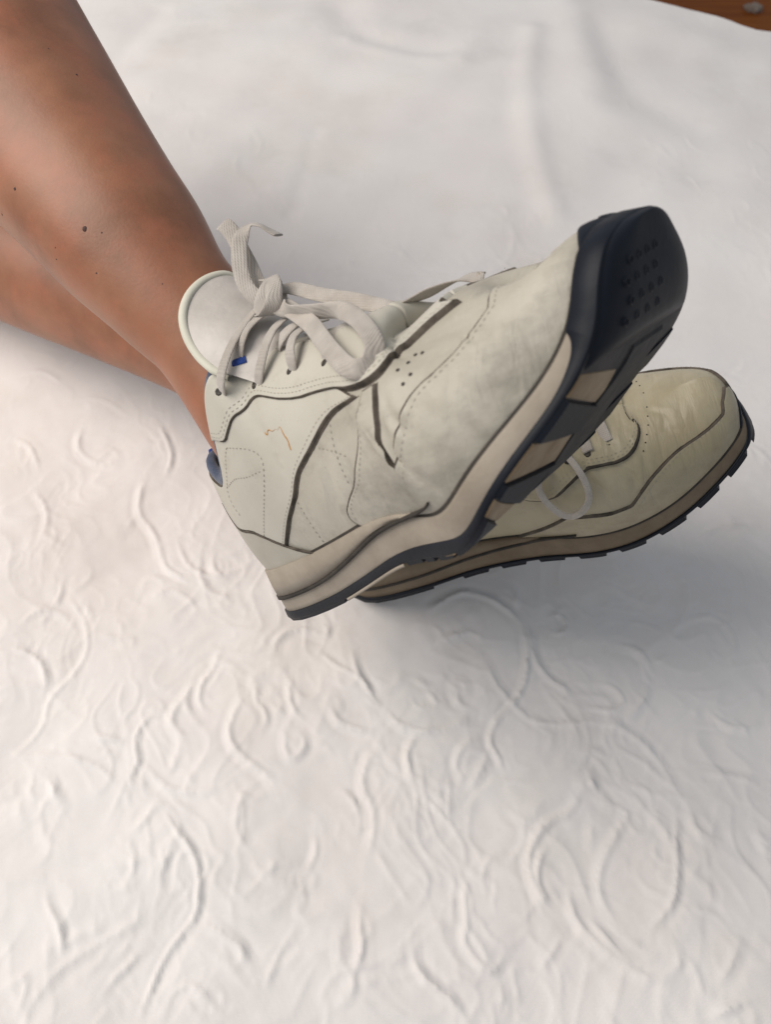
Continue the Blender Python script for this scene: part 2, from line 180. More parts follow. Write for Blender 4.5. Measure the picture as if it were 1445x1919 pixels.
    def nrm(s, t, side):
        e = 2e-3; d = s.plan(np.clip(t+e, 0, 1), side)-s.plan(np.clip(t-e, 0, 1), side)
        d[t < .003] = [0, side]; d[t > .997] = [0, -side]
        n = side*np.stack([-d[:, 1], d[:, 0]], 1)
        return n/(np.linalg.norm(n, axis=1)[:, None]+1e-9)
    def zf(s, x): return hermite(x, [0,6,12,18,23,28], s.d['zf'])
    def feather(s, t, side):
        q = s.plan(t, side); z = s.zf(q[:, 0]); q[:, 0] += .34*z*np.exp(-q[:, 0]/2.2)
        return np.column_stack([q, z])
    def topc(s, t, side):
        h = s.d['hcol']; n = s.d['instep']; hb = s.d['heelback']
        K = np.array([(0,hb,0,h[0]),(.06,hb+.5,1.6,h[0]-.2),(.12,hb+2.2,2.5,h[1]),(.20,4.8,2.9,h[2]),(.28,7.6,2.9,h[3]),(.33,9.4,2.7,h[4]),(.37,10.2,1.5,n[0]),(.41,11.0,0,n[0]),(.50,13.6,0,n[1]),(.60,16.8,.1,n[2]),(.72,20.6,.25,n[3]),(.85,24.2,.45,n[4]),(1,26.9,.6,n[5])])
        y = np.where(K[:, 0] < .4, side*K[:, 2], K[:, 2])
        return hermite(np.asarray(t, float), K[:, 0], np.column_stack([K[:, 1], y, K[:, 3]]))
    def raw(s, t, v, side):
        tt = t.ravel(); vv = v.ravel()[:, None]
        F0 = s.feather(tt, side); n = s.nrm(tt, side); F = s.bend(F0)
        tab = lambda A: np.column_stack([np.interp(tt, s.TT, A[:, j]) for j in range(3)])
        T = tab(s.Ttab[side])
        unit = lambda a: a/(np.linalg.norm(a, axis=1)[:, None]+1e-9)
        out = unit(s.bend(F0+np.column_stack([n, 0*tt])*.1)-F)
        up = unit(s.bend(F0+np.array([0, 0, .1]))-F)
        upT = unit(tab(s.Utab[side]))
        H = np.linalg.norm(T-F, axis=1)[:, None]
        bul = hermite(tt, [0,.1,.3,.5,.7,.9,1], s.d['bul'])[:, None]
        P1 = F+H*(.4*up+bul*out)
        w = np.clip((tt-.30)/.12, 0, 1); w = (w*w*(3-2*w))[:, None]
        a = np.clip((tt-.84)/.16, 0, 1)[:, None]; a = a*a*(3-2*a)*np.pi/2
        fwd = np.cross(np.array([0, 1., 0]), upT)
        fl = np.array([0, side, 0.])*np.cos(a)+fwd*np.sin(a)
        W = np.abs((F-T)[:, 1])[:, None]
        L = np.sqrt((W*.62)**2*np.cos(a)**2+(H*.5*np.sin(a))**2)
        P2 = T+(1-w)*H*(-.35*upT+.08*out)+w*(fl*L)
        P = (1-vv)**3*F+3*(1-vv)**2*vv*P1+3*(1-vv)*vv**2*P2+vv**3*T
        return P.reshape(t.shape+(3,))
    def at(s, t, v, side):
        """points on the smoothed form (bent, centimetres, right-shoe frame)"""
        t = np.asarray(t, float); v = np.asarray(v, float); G = s.G[side]
        a = np.clip(t, 0, 1)*s.NT; b = np.clip(v, 0, 1)*(s.NV-1)
        i = np.minimum(a.astype(int), s.NT-1); j = np.minimum(b.astype(int), s.NV-2)
        f = (a-i)[..., None]; g = (b-j)[..., None]
        return (1-f)*((1-g)*G[i, j]+g*G[i, j+1])+f*((1-g)*G[i+1, j]+g*G[i+1, j+1])
    def normal(s, t, v, side):
        t = np.asarray(t, float); v = np.asarray(v, float); e, q = .006, .02
        a = s.at(np.minimum(t+e, 1), v, side)-s.at(np.maximum(t-e, 0), v, side)
        b = s.at(t, np.minimum(v+q, 1), side)-s.at(t, np.maximum(v-q, 0), side)
        n = np.cross(a, b)*(-side)
        return n/(np.linalg.norm(n, axis=-1)[..., None]+1e-9)
    def sole(s, t, side, off, z):
        """a point on the sole wall: plan outline pushed out by off, at height z"""
        q = s.plan(t, side, off)
        zz = np.zeros(len(q))+z; q[:, 0] += .34*zz*np.exp(-np.maximum(q[:, 0], 0)/2.2)
        return s.bend(np.column_stack([q, zz]))
# ---- helpers ----------------------------------------------------------------
def mesh_obj(name, V, F, mats, parent=None, smooth=True, mi=None, loc=None):
    me = bpy.data.meshes.new(name)
    V = np.asarray(V, float).reshape(-1, 3)
    me.from_pydata(V.tolist(), [], [list(map(int, f)) for f in F]) if not isinstance(F, np.ndarray) else quads(me, V, F)
    for x in (mats if isinstance(mats, (list, tuple)) else [mats]): me.materials.append(x)
    if mi is not None: me.polygons.foreach_set('material_index', np.asarray(mi, np.int32))
    if smooth: me.polygons.foreach_set('use_smooth', np.ones(len(me.polygons), bool))
    me.update(); me.validate()
    o = bpy.data.objects.new(name, me); COL.objects.link(o)
    if parent is not None: o.parent = parent
    if loc is not None: o.location = loc
    return o
def quads(me, V, F):
    k = F.shape[1]
    me.vertices.add(len(V)); me.vertices.foreach_set('co', V.ravel().astype(np.float32))
    me.loops.add(F.size); me.loops.foreach_set('vertex_index', F.ravel().astype(np.int32))
    me.polygons.add(len(F)); me.polygons.foreach_set('loop_start', np.arange(0, F.size, k, dtype=np.int32))
    me.update(calc_edges=True)
def grid_faces(n, m, closed_n=False, closed_m=False, flip=False):
    i = np.arange(n if closed_n else n-1); j = np.arange(m if closed_m else m-1)
    I, J = np.meshgrid(i, j, indexing='ij'); I2 = (I+1) % n; J2 = (J+1) % m
    f = np.stack([I*m+J, I2*m+J, I2*m+J2, I*m+J2], -1).reshape(-1, 4)
    return f[:, ::-1] if flip else f
def empty(name, matrix=None, loc=None):
    o = bpy.data.objects.new(name, None); COL.objects.link(o); o.empty_display_size = .02
    if matrix is not None: o.matrix_world = matrix
    if loc is not None: o.location = loc
    return o
def tag(o, label, cat, group=None):
    o['label'] = label; o['category'] = cat
    if group: o['group'] = group
def chaikin(p, n=2, closed=False):
    p = np.asarray(p, float)
    for _ in range(n):
        if len(p) < 3: return p
        a = p[:-1]*.75+p[1:]*.25; b = p[:-1]*.25+p[1:]*.75
        q = np.empty((2*len(a), p.shape[1])); q[0::2] = a; q[1::2] = b
        p = np.vstack([p[:1], q[1:-1], p[-1:]])
    return p
def spline(p, n):
    p = np.asarray(p, float); d = np.concatenate([[0], np.cumsum(np.linalg.norm(np.diff(p, axis=0), axis=1)+1e-9)])
    return hermite(np.linspace(0, d[-1], n), d, p)
def resample(p, step):
    p = np.asarray(p, float); d = np.concatenate([[0], np.cumsum(np.linalg.norm(np.diff(p, axis=0), axis=1))])
    n = max(int(d[-1]/step), 1)
    x = np.linspace(0, d[-1], n+1); return np.column_stack([np.interp(x, d, p[:, k]) for k in range(p.shape[1])])

# ---- materials --------------------------------------------------------------
def mat(name, c1, c2=None, scale=20, rough=.55, bump=0., bscale=200, spec=.4, detail=6, contrast=(.35,.65), sss=0, sheen=0, bdist=.001, extra=None, coat=0):
    m = bpy.data.materials.new(name); m.use_nodes = True; nt = m.node_tree; N = nt.nodes; L = nt.links
    b = N['Principled BSDF']; b.inputs['Roughness'].default_value = rough; b.inputs['Specular IOR Level'].default_value = spec
    if coat: b.inputs['Coat Weight'].default_value = coat
    tc = N.new('ShaderNodeTexCoord')
    if c2 is None: b.inputs['Base Color'].default_value = (*c1, 1); out = None
    else:
        n = N.new('ShaderNodeTexNoise'); n.inputs['Scale'].default_value = scale; n.inputs['Detail'].default_value = detail; n.inputs['Roughness'].default_value = .6
        r = N.new('ShaderNodeValToRGB'); r.color_ramp.elements[0].position = contrast[0]; r.color_ramp.elements[1].position = contrast[1]
        r.color_ramp.elements[0].color = (*c1, 1); r.color_ramp.elements[1].color = (*c2, 1)
        L.new(tc.outputs['Object'], n.inputs['Vector']); L.new(n.outputs['Fac'], r.inputs['Fac']); out = r.outputs['Color']
    m['_'] = 0
    if extra:
        for (c, sc, lo, hi, amt, stretch) in extra:
            n2 = N.new('ShaderNodeTexNoise'); n2.inputs['Scale'].default_value = sc; n2.inputs['Detail'].default_value = 8; n2.inputs['Roughness'].default_value = .65
            mp = N.new('ShaderNodeMapping'); mp.inputs['Scale'].default_value = stretch; mp.inputs['Location'].default_value = (sc*.37, sc*.11, 3.1)
            L.new(tc.outputs['Object'], mp.inputs['Vector']); L.new(mp.outputs[0], n2.inputs['Vector'])
            rr = N.new('ShaderNodeMapRange'); rr.inputs[1].default_value = lo; rr.inputs[2].default_value = hi; rr.inputs[3].default_value = 0; rr.inputs[4].default_value = amt
            L.new(n2.outputs['Fac'], rr.inputs[0])
            mx = N.new('ShaderNodeMix'); mx.data_type = 'RGBA'; mx.inputs[7].default_value = (*c, 1)
            if out is None: mx.inputs[6].default_value = (*c1, 1)
            else: L.new(out, mx.inputs[6])
            L.new(rr.outputs[0], mx.inputs[0]); out = mx.outputs[2]
    if out is not None: L.new(out, b.inputs['Base Color'])
    if sss: b.inputs['Subsurface Weight'].default_value = sss; b.inputs['Subsurface Radius'].default_value = (.008,.003,.0015); b.inputs['Subsurface Scale'].default_value = .6
    if sheen: b.inputs['Sheen Weight'].default_value = sheen
    if bump:
        nb = N.new('ShaderNodeTexNoise'); nb.inputs['Scale'].default_value = bscale; nb.inputs['Detail'].default_value = 5
        bp = N.new('ShaderNodeBump'); bp.inputs['Strength'].default_value = bump; bp.inputs['Distance'].default_value = bdist
        L.new(tc.outputs['Object'], nb.inputs['Vector']); L.new(nb.outputs['Fac'], bp.inputs['Height']); L.new(bp.outputs[0], b.inputs['Normal'])
    return m
def wear_leather(m, dirt=(.17,.155,.125)):
    nt = m.node_tree; N = nt.nodes; L = nt.links; b = N['Principled BSDF']
    tc = N.new('ShaderNodeTexCoord'); at = N.new('ShaderNodeAttribute'); at.attribute_name = 'wear'
    n = N.new('ShaderNodeTexNoise'); n.inputs['Scale'].default_value = 38; n.inputs['Detail'].default_value = 9; n.inputs['Roughness'].default_value = .68
    mp = N.new('ShaderNodeMapping'); mp.inputs['Scale'].default_value = (.6, 1, 1.2); L.new(tc.outputs['Object'], mp.inputs[0]); L.new(mp.outputs[0], n.inputs['Vector'])
    ad = N.new('ShaderNodeMath'); ad.operation = 'MULTIPLY_ADD'; L.new(at.outputs['Fac'], ad.inputs[0]); ad.inputs[1].default_value = .30; L.new(n.outputs['Fac'], ad.inputs[2])
    rr = N.new('ShaderNodeMapRange'); rr.inputs[1].default_value = .57; rr.inputs[2].default_value = .88; rr.inputs[3].default_value = 0; rr.inputs[4].default_value = .72; L.new(ad.outputs[0], rr.inputs[0])
    mx = N.new('ShaderNodeMix'); mx.data_type = 'RGBA'; mx.inputs[7].default_value = (*dirt, 1)
    src = b.inputs['Base Color'].links[0].from_socket; L.new(src, mx.inputs[6]); L.new(rr.outputs[0], mx.inputs[0]); L.new(mx.outputs[2], b.inputs['Base Color'])
    # flex wrinkles across the foot
    w = N.new('ShaderNodeTexNoise'); w.inputs['Scale'].default_value = 60; w.inputs['Detail'].default_value = 4; w.inputs['Distortion'].default_value = .6
    m2 = N.new('ShaderNodeMapping'); m2.inputs['Scale'].default_value = (2.4, .5, .7); m2.inputs['Rotation'].default_value = (0, .5, .3); L.new(tc.outputs['Object'], m2.inputs[0]); L.new(m2.outputs[0], w.inputs['Vector'])
    bp = N.new('ShaderNodeBump'); bp.inputs['Strength'].default_value = .6; bp.inputs['Distance'].default_value = .0018; L.new(w.outputs['Fac'], bp.inputs['Height'])
    old = b.inputs['Normal'].links
    if old: L.new(old[0].from_socket, bp.inputs['Normal'])
    L.new(bp.outputs[0], b.inputs['Normal'])
SCUFF = [((.20,.18,.145), 55, .53, .76, .6, (1,1,1)), ((.26,.235,.19), 28, .52, .74, .5, (.35,1,1)), ((.17,.15,.12), 420, .66, .76, .5, (1,1,1))]
M_LEATHER = mat('worn_white_leather', (.392,.361,.297), (.477,.446,.378), 14, .5, .25, 300, .42, bdist=.0006, extra=SCUFF)
M_LEATHER2 = mat('clean_white_leather', (.447,.421,.358), (.507,.481,.415), 16, .48, .2, 320, .42, bdist=.0006, extra=[((.25,.22,.175), 45, .56, .78, .45, (1,1,1)), ((.17,.15,.12), 420, .66, .76, .45, (1,1,1))])
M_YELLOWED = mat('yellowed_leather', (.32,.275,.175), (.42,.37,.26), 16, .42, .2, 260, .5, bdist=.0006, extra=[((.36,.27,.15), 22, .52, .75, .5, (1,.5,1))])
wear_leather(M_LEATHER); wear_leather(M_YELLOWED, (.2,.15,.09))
M_CLIP = mat('heel_plastic', (.36,.335,.275), (.44,.415,.35), 22, .42, .1, 300, .45, bdist=.0005, extra=[((.25,.22,.18), 50, .58, .8, .4, (1,1,1))])
M_GRIME = mat('grimy_raw_edge', (.050,.042,.034), (.125,.105,.085), 120, .85, .3, 500, .2)  # dark tone holds both dirt and the shade along the seams
M_THREAD = mat('dirty_thread', (.25,.225,.185), (.38,.35,.295), 200, .9, spec=.2)
M_MID = mat('beige_midsole_foam', (.25,.212,.168), (.34,.295,.24), 30, .7, .35, 420, .3, bdist=.0006, extra=[((.20,.16,.125), 60, .56, .78, .45, (1,1,1)), ((.15,.12,.09), 300, .66, .78, .5, (1,1,1))])
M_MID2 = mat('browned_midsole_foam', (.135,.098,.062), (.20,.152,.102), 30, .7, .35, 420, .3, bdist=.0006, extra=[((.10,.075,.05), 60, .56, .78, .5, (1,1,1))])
M_STRIPE = mat('dark_midsole_stripe', (.022,.019,.016), (.05,.042,.034), 80, .7, .3, 400, .3)
M_RUBBER = mat('navy_black_rubber', (.0035,.0055,.0105), (.0065,.009,.0155), 60, .5, .25, 300, .22, bdist=.0005)
M_DARKTREAD = mat('dusty_dark_tread', (.022,.022,.024), (.055,.050,.047), 50, .6, .3, 300, .25)  # dark tone puts the shade between the lugs into the tread base
M_TREAD = mat('amber_tread_base', (.22,.145,.075), (.34,.255,.16), 60, .6, .2, 300, .4)
M_LINING = mat('blue_grey_lining', (.035,.05,.09), (.07,.085,.13), 150, .9, .3, 800, .2, sheen=.3)
M_BLUE = mat('blue_mesh_fabric', (.008,.03,.16), (.014,.05,.24), 300, .75, .3, 900, .3, sheen=.2)
M_LACE = mat('dirty_white_lace', (.37,.33,.29), (.49,.447,.40), 70, .9, .0, spec=.15, sheen=.3)
M_TONGUE = mat('satin_tongue_fabric', (.42,.385,.35), (.52,.48,.44), 30, .42, .5, 70, .45, bdist=.0022, sheen=.25)
M_PIPE = mat('cream_piping', (.55,.53,.44), (.62,.60,.51), 40, .55)
M_HOLE = mat('dark_hole', (.03,.025,.02))
M_SCRATCH = mat('orange_scratch', (.36,.19,.07), (.45,.26,.1), 300, .8)
def weave(m, sc=(2200,2200), strength=.25, axis='UV'):
    nt = m.node_tree; N = nt.nodes; L = nt.links; b = N['Principled BSDF']
    tc = N.new('ShaderNodeTexCoord'); w1 = N.new('ShaderNodeTexWave'); w2 = N.new('ShaderNodeTexWave'); w1.wave_type = 'BANDS'; w2.wave_type = 'BANDS'; w1.bands_direction = 'X'; w2.bands_direction = 'Y'
    w1.inputs['Scale'].default_value = sc[0]/6.28; w2.inputs['Scale'].default_value = sc[1]/6.28
    for w in (w1, w2): L.new(tc.outputs[axis], w.inputs['Vector'])
    mm = N.new('ShaderNodeMath'); mm.operation = 'ADD'; L.new(w1.outputs['Fac'], mm.inputs[0]); L.new(w2.outputs['Fac'], mm.inputs[1])
    bp = N.new('ShaderNodeBump'); bp.inputs['Strength'].default_value = strength; bp.inputs['Distance'].default_value = .0004
    L.new(mm.outputs[0], bp.inputs['Height'])
    old = b.inputs['Normal'].links
    if old: L.new(old[0].from_socket, bp.inputs['Normal'])
    L.new(bp.outputs[0], b.inputs['Normal'])
weave(M_LACE, (2300, 2300), .42, 'Object')
M_SKIN = None

# ---- setting: bed cover, floor ----------------------------------------------
def px_dir(p): return RC @ np.array([(p[0]-722.5)/1442, (959.5-p[1])/1442, -1.0])
def cloth_material():
    m = mat('white_cotton_cloth', (.75,.706,.685), (.805,.775,.752), 5, .9, .12, 900, .12, bdist=.0004, sheen=.15, extra=[((.60,.53,.45), 6, .52, .8, .42, (1,1,1)), ((.52,.50,.47), 13, .56, .8, .28, (1,1,1)), ((.55,.52,.50), 500, .70, .76, .5, (1,1,1))])  # grey-brown mottling: stains together with some soft shade in the colour
    weave(m, (3200, 3200), .16, 'Object'); return m
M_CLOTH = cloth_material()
def build_bed():
    xs = np.concatenate([np.linspace(-1.0,-.46,36)[:-1], np.linspace(-.46,.46,660), np.linspace(.46,1.0,36)[1:]])
    e0, e1 = ARRAY(EDGE_PTS)*.001; sl = (e1[1]-e0[1])/(e1[0]-e0[0])
    edge = e0[1]+sl*(xs-e0[0])+.006*np.sin(xs*23)+.004*np.sin(xs*61+1)
    ws = np.concatenate([np.linspace(0,.58,560)[:-1], np.linspace(.58,1.,130)])
    y0 = -.22
    X = np.repeat(xs[None, :], len(ws), 0); Y = y0+(edge-y0)[None, :]*ws[:, None]
    Z = np.zeros_like(X)
    # matelasse relief: raised cords along traced scrolls, laid out on the cloth itself
    curves = [resample(chaikin(ARRAY(c)*.001, 2), .0035) for c in SCROLLS]
    lo = np.min([c.min(0) for c in curves], axis=0); hi = np.max([c.max(0) for c in curves], axis=0); W = hi-lo
    # little leaves and curls that branch off the scrolls
    rl = np.random.default_rng(77); leaves = []
    for c in curves:
        for _ in range(2 if len(c) > 5 else 1):
            i = rl.integers(1, len(c)-1); d = c[min(i+1, len(c)-1)]-c[i-1]; a0 = math.atan2(d[1], d[0])+rl.choice([-1, 1])*rl.uniform(.5, 1.3)
            n = rl.integers(6, 12); k_ = rl.uniform(-.45, .45); st = rl.uniform(.0018, .0034); p = c[i].copy(); pts = [p.copy()]
            for j in range(n): a0 += k_*(1+j*.06); p = p+st*np.array([math.cos(a0), math.sin(a0)]); pts.append(p.copy())
            leaves.append(np.array(pts))
    curves = curves+leaves
    allc = list(curves)
    for dx in (-1, 1):
        for dy in (-1, 0, 1):
            for c in curves: allc.append(c+np.array([dx*W[0]*.98, dy*W[1]*.9]))
    for dy in (-1,): allc += [c+np.array([0, dy*W[1]*.98]) for c in curves]
    # beyond the shoes the cloth repeats the pattern, stretched nearly flat
    far = [c*np.array([1.,1.])+np.array([.03, W[1]*.93]) for c in curves]
    R = np.zeros_like(Z)
    def add(c, amp, wd):
        a = max(np.searchsorted(xs, c[:, 0].min()-.014), 0); b = min(np.searchsorted(xs, c[:, 0].max()+.014), len(xs))
        if b-a < 2: return
        yy = Y[:, (a+b)//2]; lo_ = max(np.searchsorted(yy, c[:, 1].min()-.03), 0); hi_ = min(np.searchsorted(yy, c[:, 1].max()+.03), len(ws))
        if hi_-lo_ < 2: return
        sx = X[lo_:hi_, a:b]; sy = Y[lo_:hi_, a:b]
        D = np.full(sx.shape, 9.); SG = np.zeros(sx.shape)
        for p, q in zip(c[:-1], c[1:]):
            d = q-p; l2 = d@d+1e-12
            u = np.clip(((sx-p[0])*d[0]+(sy-p[1])*d[1])/l2, 0, 1)
            d2 = (sx-p[0]-u*d[0])**2+(sy-p[1]-u*d[1])**2; cl = d2 < D
            D = np.where(cl, d2, D); SG = np.where(cl, np.sign((sx-p[0])*d[1]-(sy-p[1])*d[0]), SG)
        D = np.sqrt(D); SG = SG*(1 if (c[0, 0]*7919) % 1 > .5 else -1)
        h = amp*(np.exp(-(D/wd)**2)*(.75+.45*np.sin(sx*210+sy*90+c[0, 0]*900)*np.sin(sy*170-sx*60))-.42*np.exp(-((D-wd*1.8)/(wd*.9))**2))
        e = np.minimum(np.hypot(sx-c[0, 0], sy-c[0, 1]), np.hypot(sx-c[-1, 0], sy-c[-1, 1])); h = (h*.8+amp*.9*(SG > 0)*np.exp(-(D/.0065)**2))*np.clip(e/.014, .0, 1)
        R[lo_:hi_, a:b] = R[lo_:hi_, a:b]+h
    for i, c in enumerate(allc): add(c, (.0008+.0006*((i*37) % 5)/4)*(1 if i < len(curves)-len(leaves) else .6)*(1 if c[:, 1].mean() < .40 else .35), .0019+.0007*((i*17) % 4)/3)
    for i, c in enumerate(far): add(c, .00028, .0030)
    def creases(seed, k, amp, wd, mk):
        r = np.random.default_rng(seed); f = np.zeros_like(X); gx = np.zeros_like(X); gy = np.zeros_like(X)
        wx = .012*np.sin(X*41+Y*23+seed)+.006*np.sin(Y*97-X*31); wy = .012*np.sin(Y*37-X*29+seed*2)+.006*np.sin(X*89+Y*43)
        for _ in range(16):
            an = r.uniform(0, math.tau); q = k*r.uniform(.7, 1.35); ph = r.uniform(0, 6.3); cx_, cy_ = math.cos(an)*q, math.sin(an)*q
            a_ = (X+wx)*cx_+(Y+wy)*cy_+ph; f += np.sin(a_); cs = np.cos(a_); gx += cx_*cs; gy += cy_*cs
        g = np.sqrt(gx*gx+gy*gy)+k*.9; D = np.abs(f)/g
        mask = np.clip(.5+waves(seed+50, mk, 1.0), 0, 1)
        return (amp*np.exp(-(D/wd)**2)+amp*.8*(f > 0)*np.exp(-(D/(wd*3))**2))*mask
    def waves(seed, k, amp, n=14):
        r = np.random.default_rng(seed); o = np.zeros_like(X)
        for _ in range(n):
            an = r.uniform(0, math.tau); f = k*r.uniform(.5, 1.6); o += np.sin((X*math.cos(an)+Y*math.sin(an))*f+r.uniform(0, 6.3))
        return o*amp/math.sqrt(n)
    near = np.clip((.50-Y)/.22, .22, 1)
    R = R+(creases(21, 100, .00044, .0025, 25)+creases(22, 170, .00040, .0016, 40)+creases(23, 290, .0002, .0012, 60))*near
    fade = 1.0
    # lazy waves of a padded cover
    def waves(seed, k, amp, n=14):
        r = np.random.default_rng(seed); o = np.zeros_like(X)
        for _ in range(n):
            an = r.uniform(0, math.tau); f = k*r.uniform(.5, 1.6); o += np.sin((X*math.cos(an)+Y*math.sin(an))*f+r.uniform(0, 6.3))
        return o*amp/math.sqrt(n)
    Z = R*fade+waves(3, 17, .0030)+waves(5, 55, .0012)+(waves(8, 150, .00036, 24)+waves(9, 330, .00012, 30))*np.clip((.55-Y)/.25, .15, 1)
    # folds far up the bed
    for pts, amp, wd in FOLDS:
        c = resample(chaikin(ARRAY(pts)*.001, 2), .012)
        D = np.full(X.shape, 9.)
        for p, q in zip(c[:-1], c[1:]):
            d = q-p; l2 = d@d+1e-12; u = np.clip(((X-p[0])*d[0]+(Y-p[1])*d[1])/l2, 0, 1)
            D = np.minimum(D, (X-p[0]-u*d[0])**2+(Y-p[1]-u*d[1])**2)
        Z += .6*amp*np.exp(-D/(1.35*wd)**2)
    # the heels press the padding down a little
    for (hx, hy) in HEELS:
        Z -= .004*np.exp(-((X-hx)**2+(Y-hy)**2)/.06**2)
    # far side: the cloth rolls over and hangs
    n0 = len(ws); rows = [np.stack([X, Y, Z], -1)]
    th = np.linspace(0, math.pi/2, 7)[1:]; r = .012; hang = []
    for a in th: hang.append(np.stack([xs, edge+r*math.sin(a), Z[-1]-r*(1-math.cos(a))], -1))
    for k in range(1, 12): hang.append(np.stack([xs, edge+r+.008*np.sin(xs*37+k*.3)*k/11, Z[-1]-r-.04*k], -1))
    V = np.concatenate([rows[0].reshape(-1, 3), np.array(hang).reshape(-1, 3)])
    F = grid_faces(n0+len(hang), len(xs), flip=True)
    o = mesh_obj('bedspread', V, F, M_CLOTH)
    tag(o, 'white matelasse bedspread with raised scroll pattern lying rumpled under the sneakers', 'bedspread')
    return e0, e1
EDGE = build_bed()
M_WOOD = mat('orange_brown_wood', (.17,.045,.007), (.27,.083,.014), 9, .6, .15, 60, .1)
for n in M_WOOD.node_tree.nodes:
    if n.type == 'TEX_NOISE' and n.inputs['Scale'].default_value == 9:
        mp = M_WOOD.node_tree.nodes.new('ShaderNodeMapping'); mp.inputs['Scale'].default_value = (.5, 6, 1)
        tcn = [q for q in M_WOOD.node_tree.nodes if q.type == 'TEX_COORD'][0]
        M_WOOD.node_tree.links.new(tcn.outputs['Object'], mp.inputs[0]); M_WOOD.node_tree.links.new(mp.outputs[0], n.inputs['Vector'])
fl = mesh_obj('floor', [(-3,-2,-.5),(3,-2,-.5),(3,4,-.5),(-3,4,-.5)], [(0,1,2,3)], M_WOOD, smooth=False); fl['kind'] = 'structure'
M_FLUFF = mat('pale_lint', (.22,.17,.14), (.32,.26,.22), 60, .95)
def lint():
    p = LINT; bm = bmesh.new(); bmesh.ops.create_icosphere(bm, subdivisions=3, radius=.018)
    for v in bm.verts:
        k = 1+.35*math.sin(v.co.x*320+1)*math.sin(v.co.y*270)+.2*math.sin(v.co.z*500); v.co = Vector((v.co.x*k*1.2, v.co.y*k*.9, v.co.z*k*.45+.007))
    me = bpy.data.meshes.new('lint_tuft'); bm.to_mesh(me); bm.free(); me.materials.append(M_FLUFF)
    for q in me.polygons: q.use_smooth = True
    o = bpy.data.objects.new('lint_tuft', me); COL.objects.link(o); o.location = (p[0], p[1], -.5)
    tag(o, 'small pale tuft of lint on the brown wooden floor beyond the bed', 'lint')
lint()

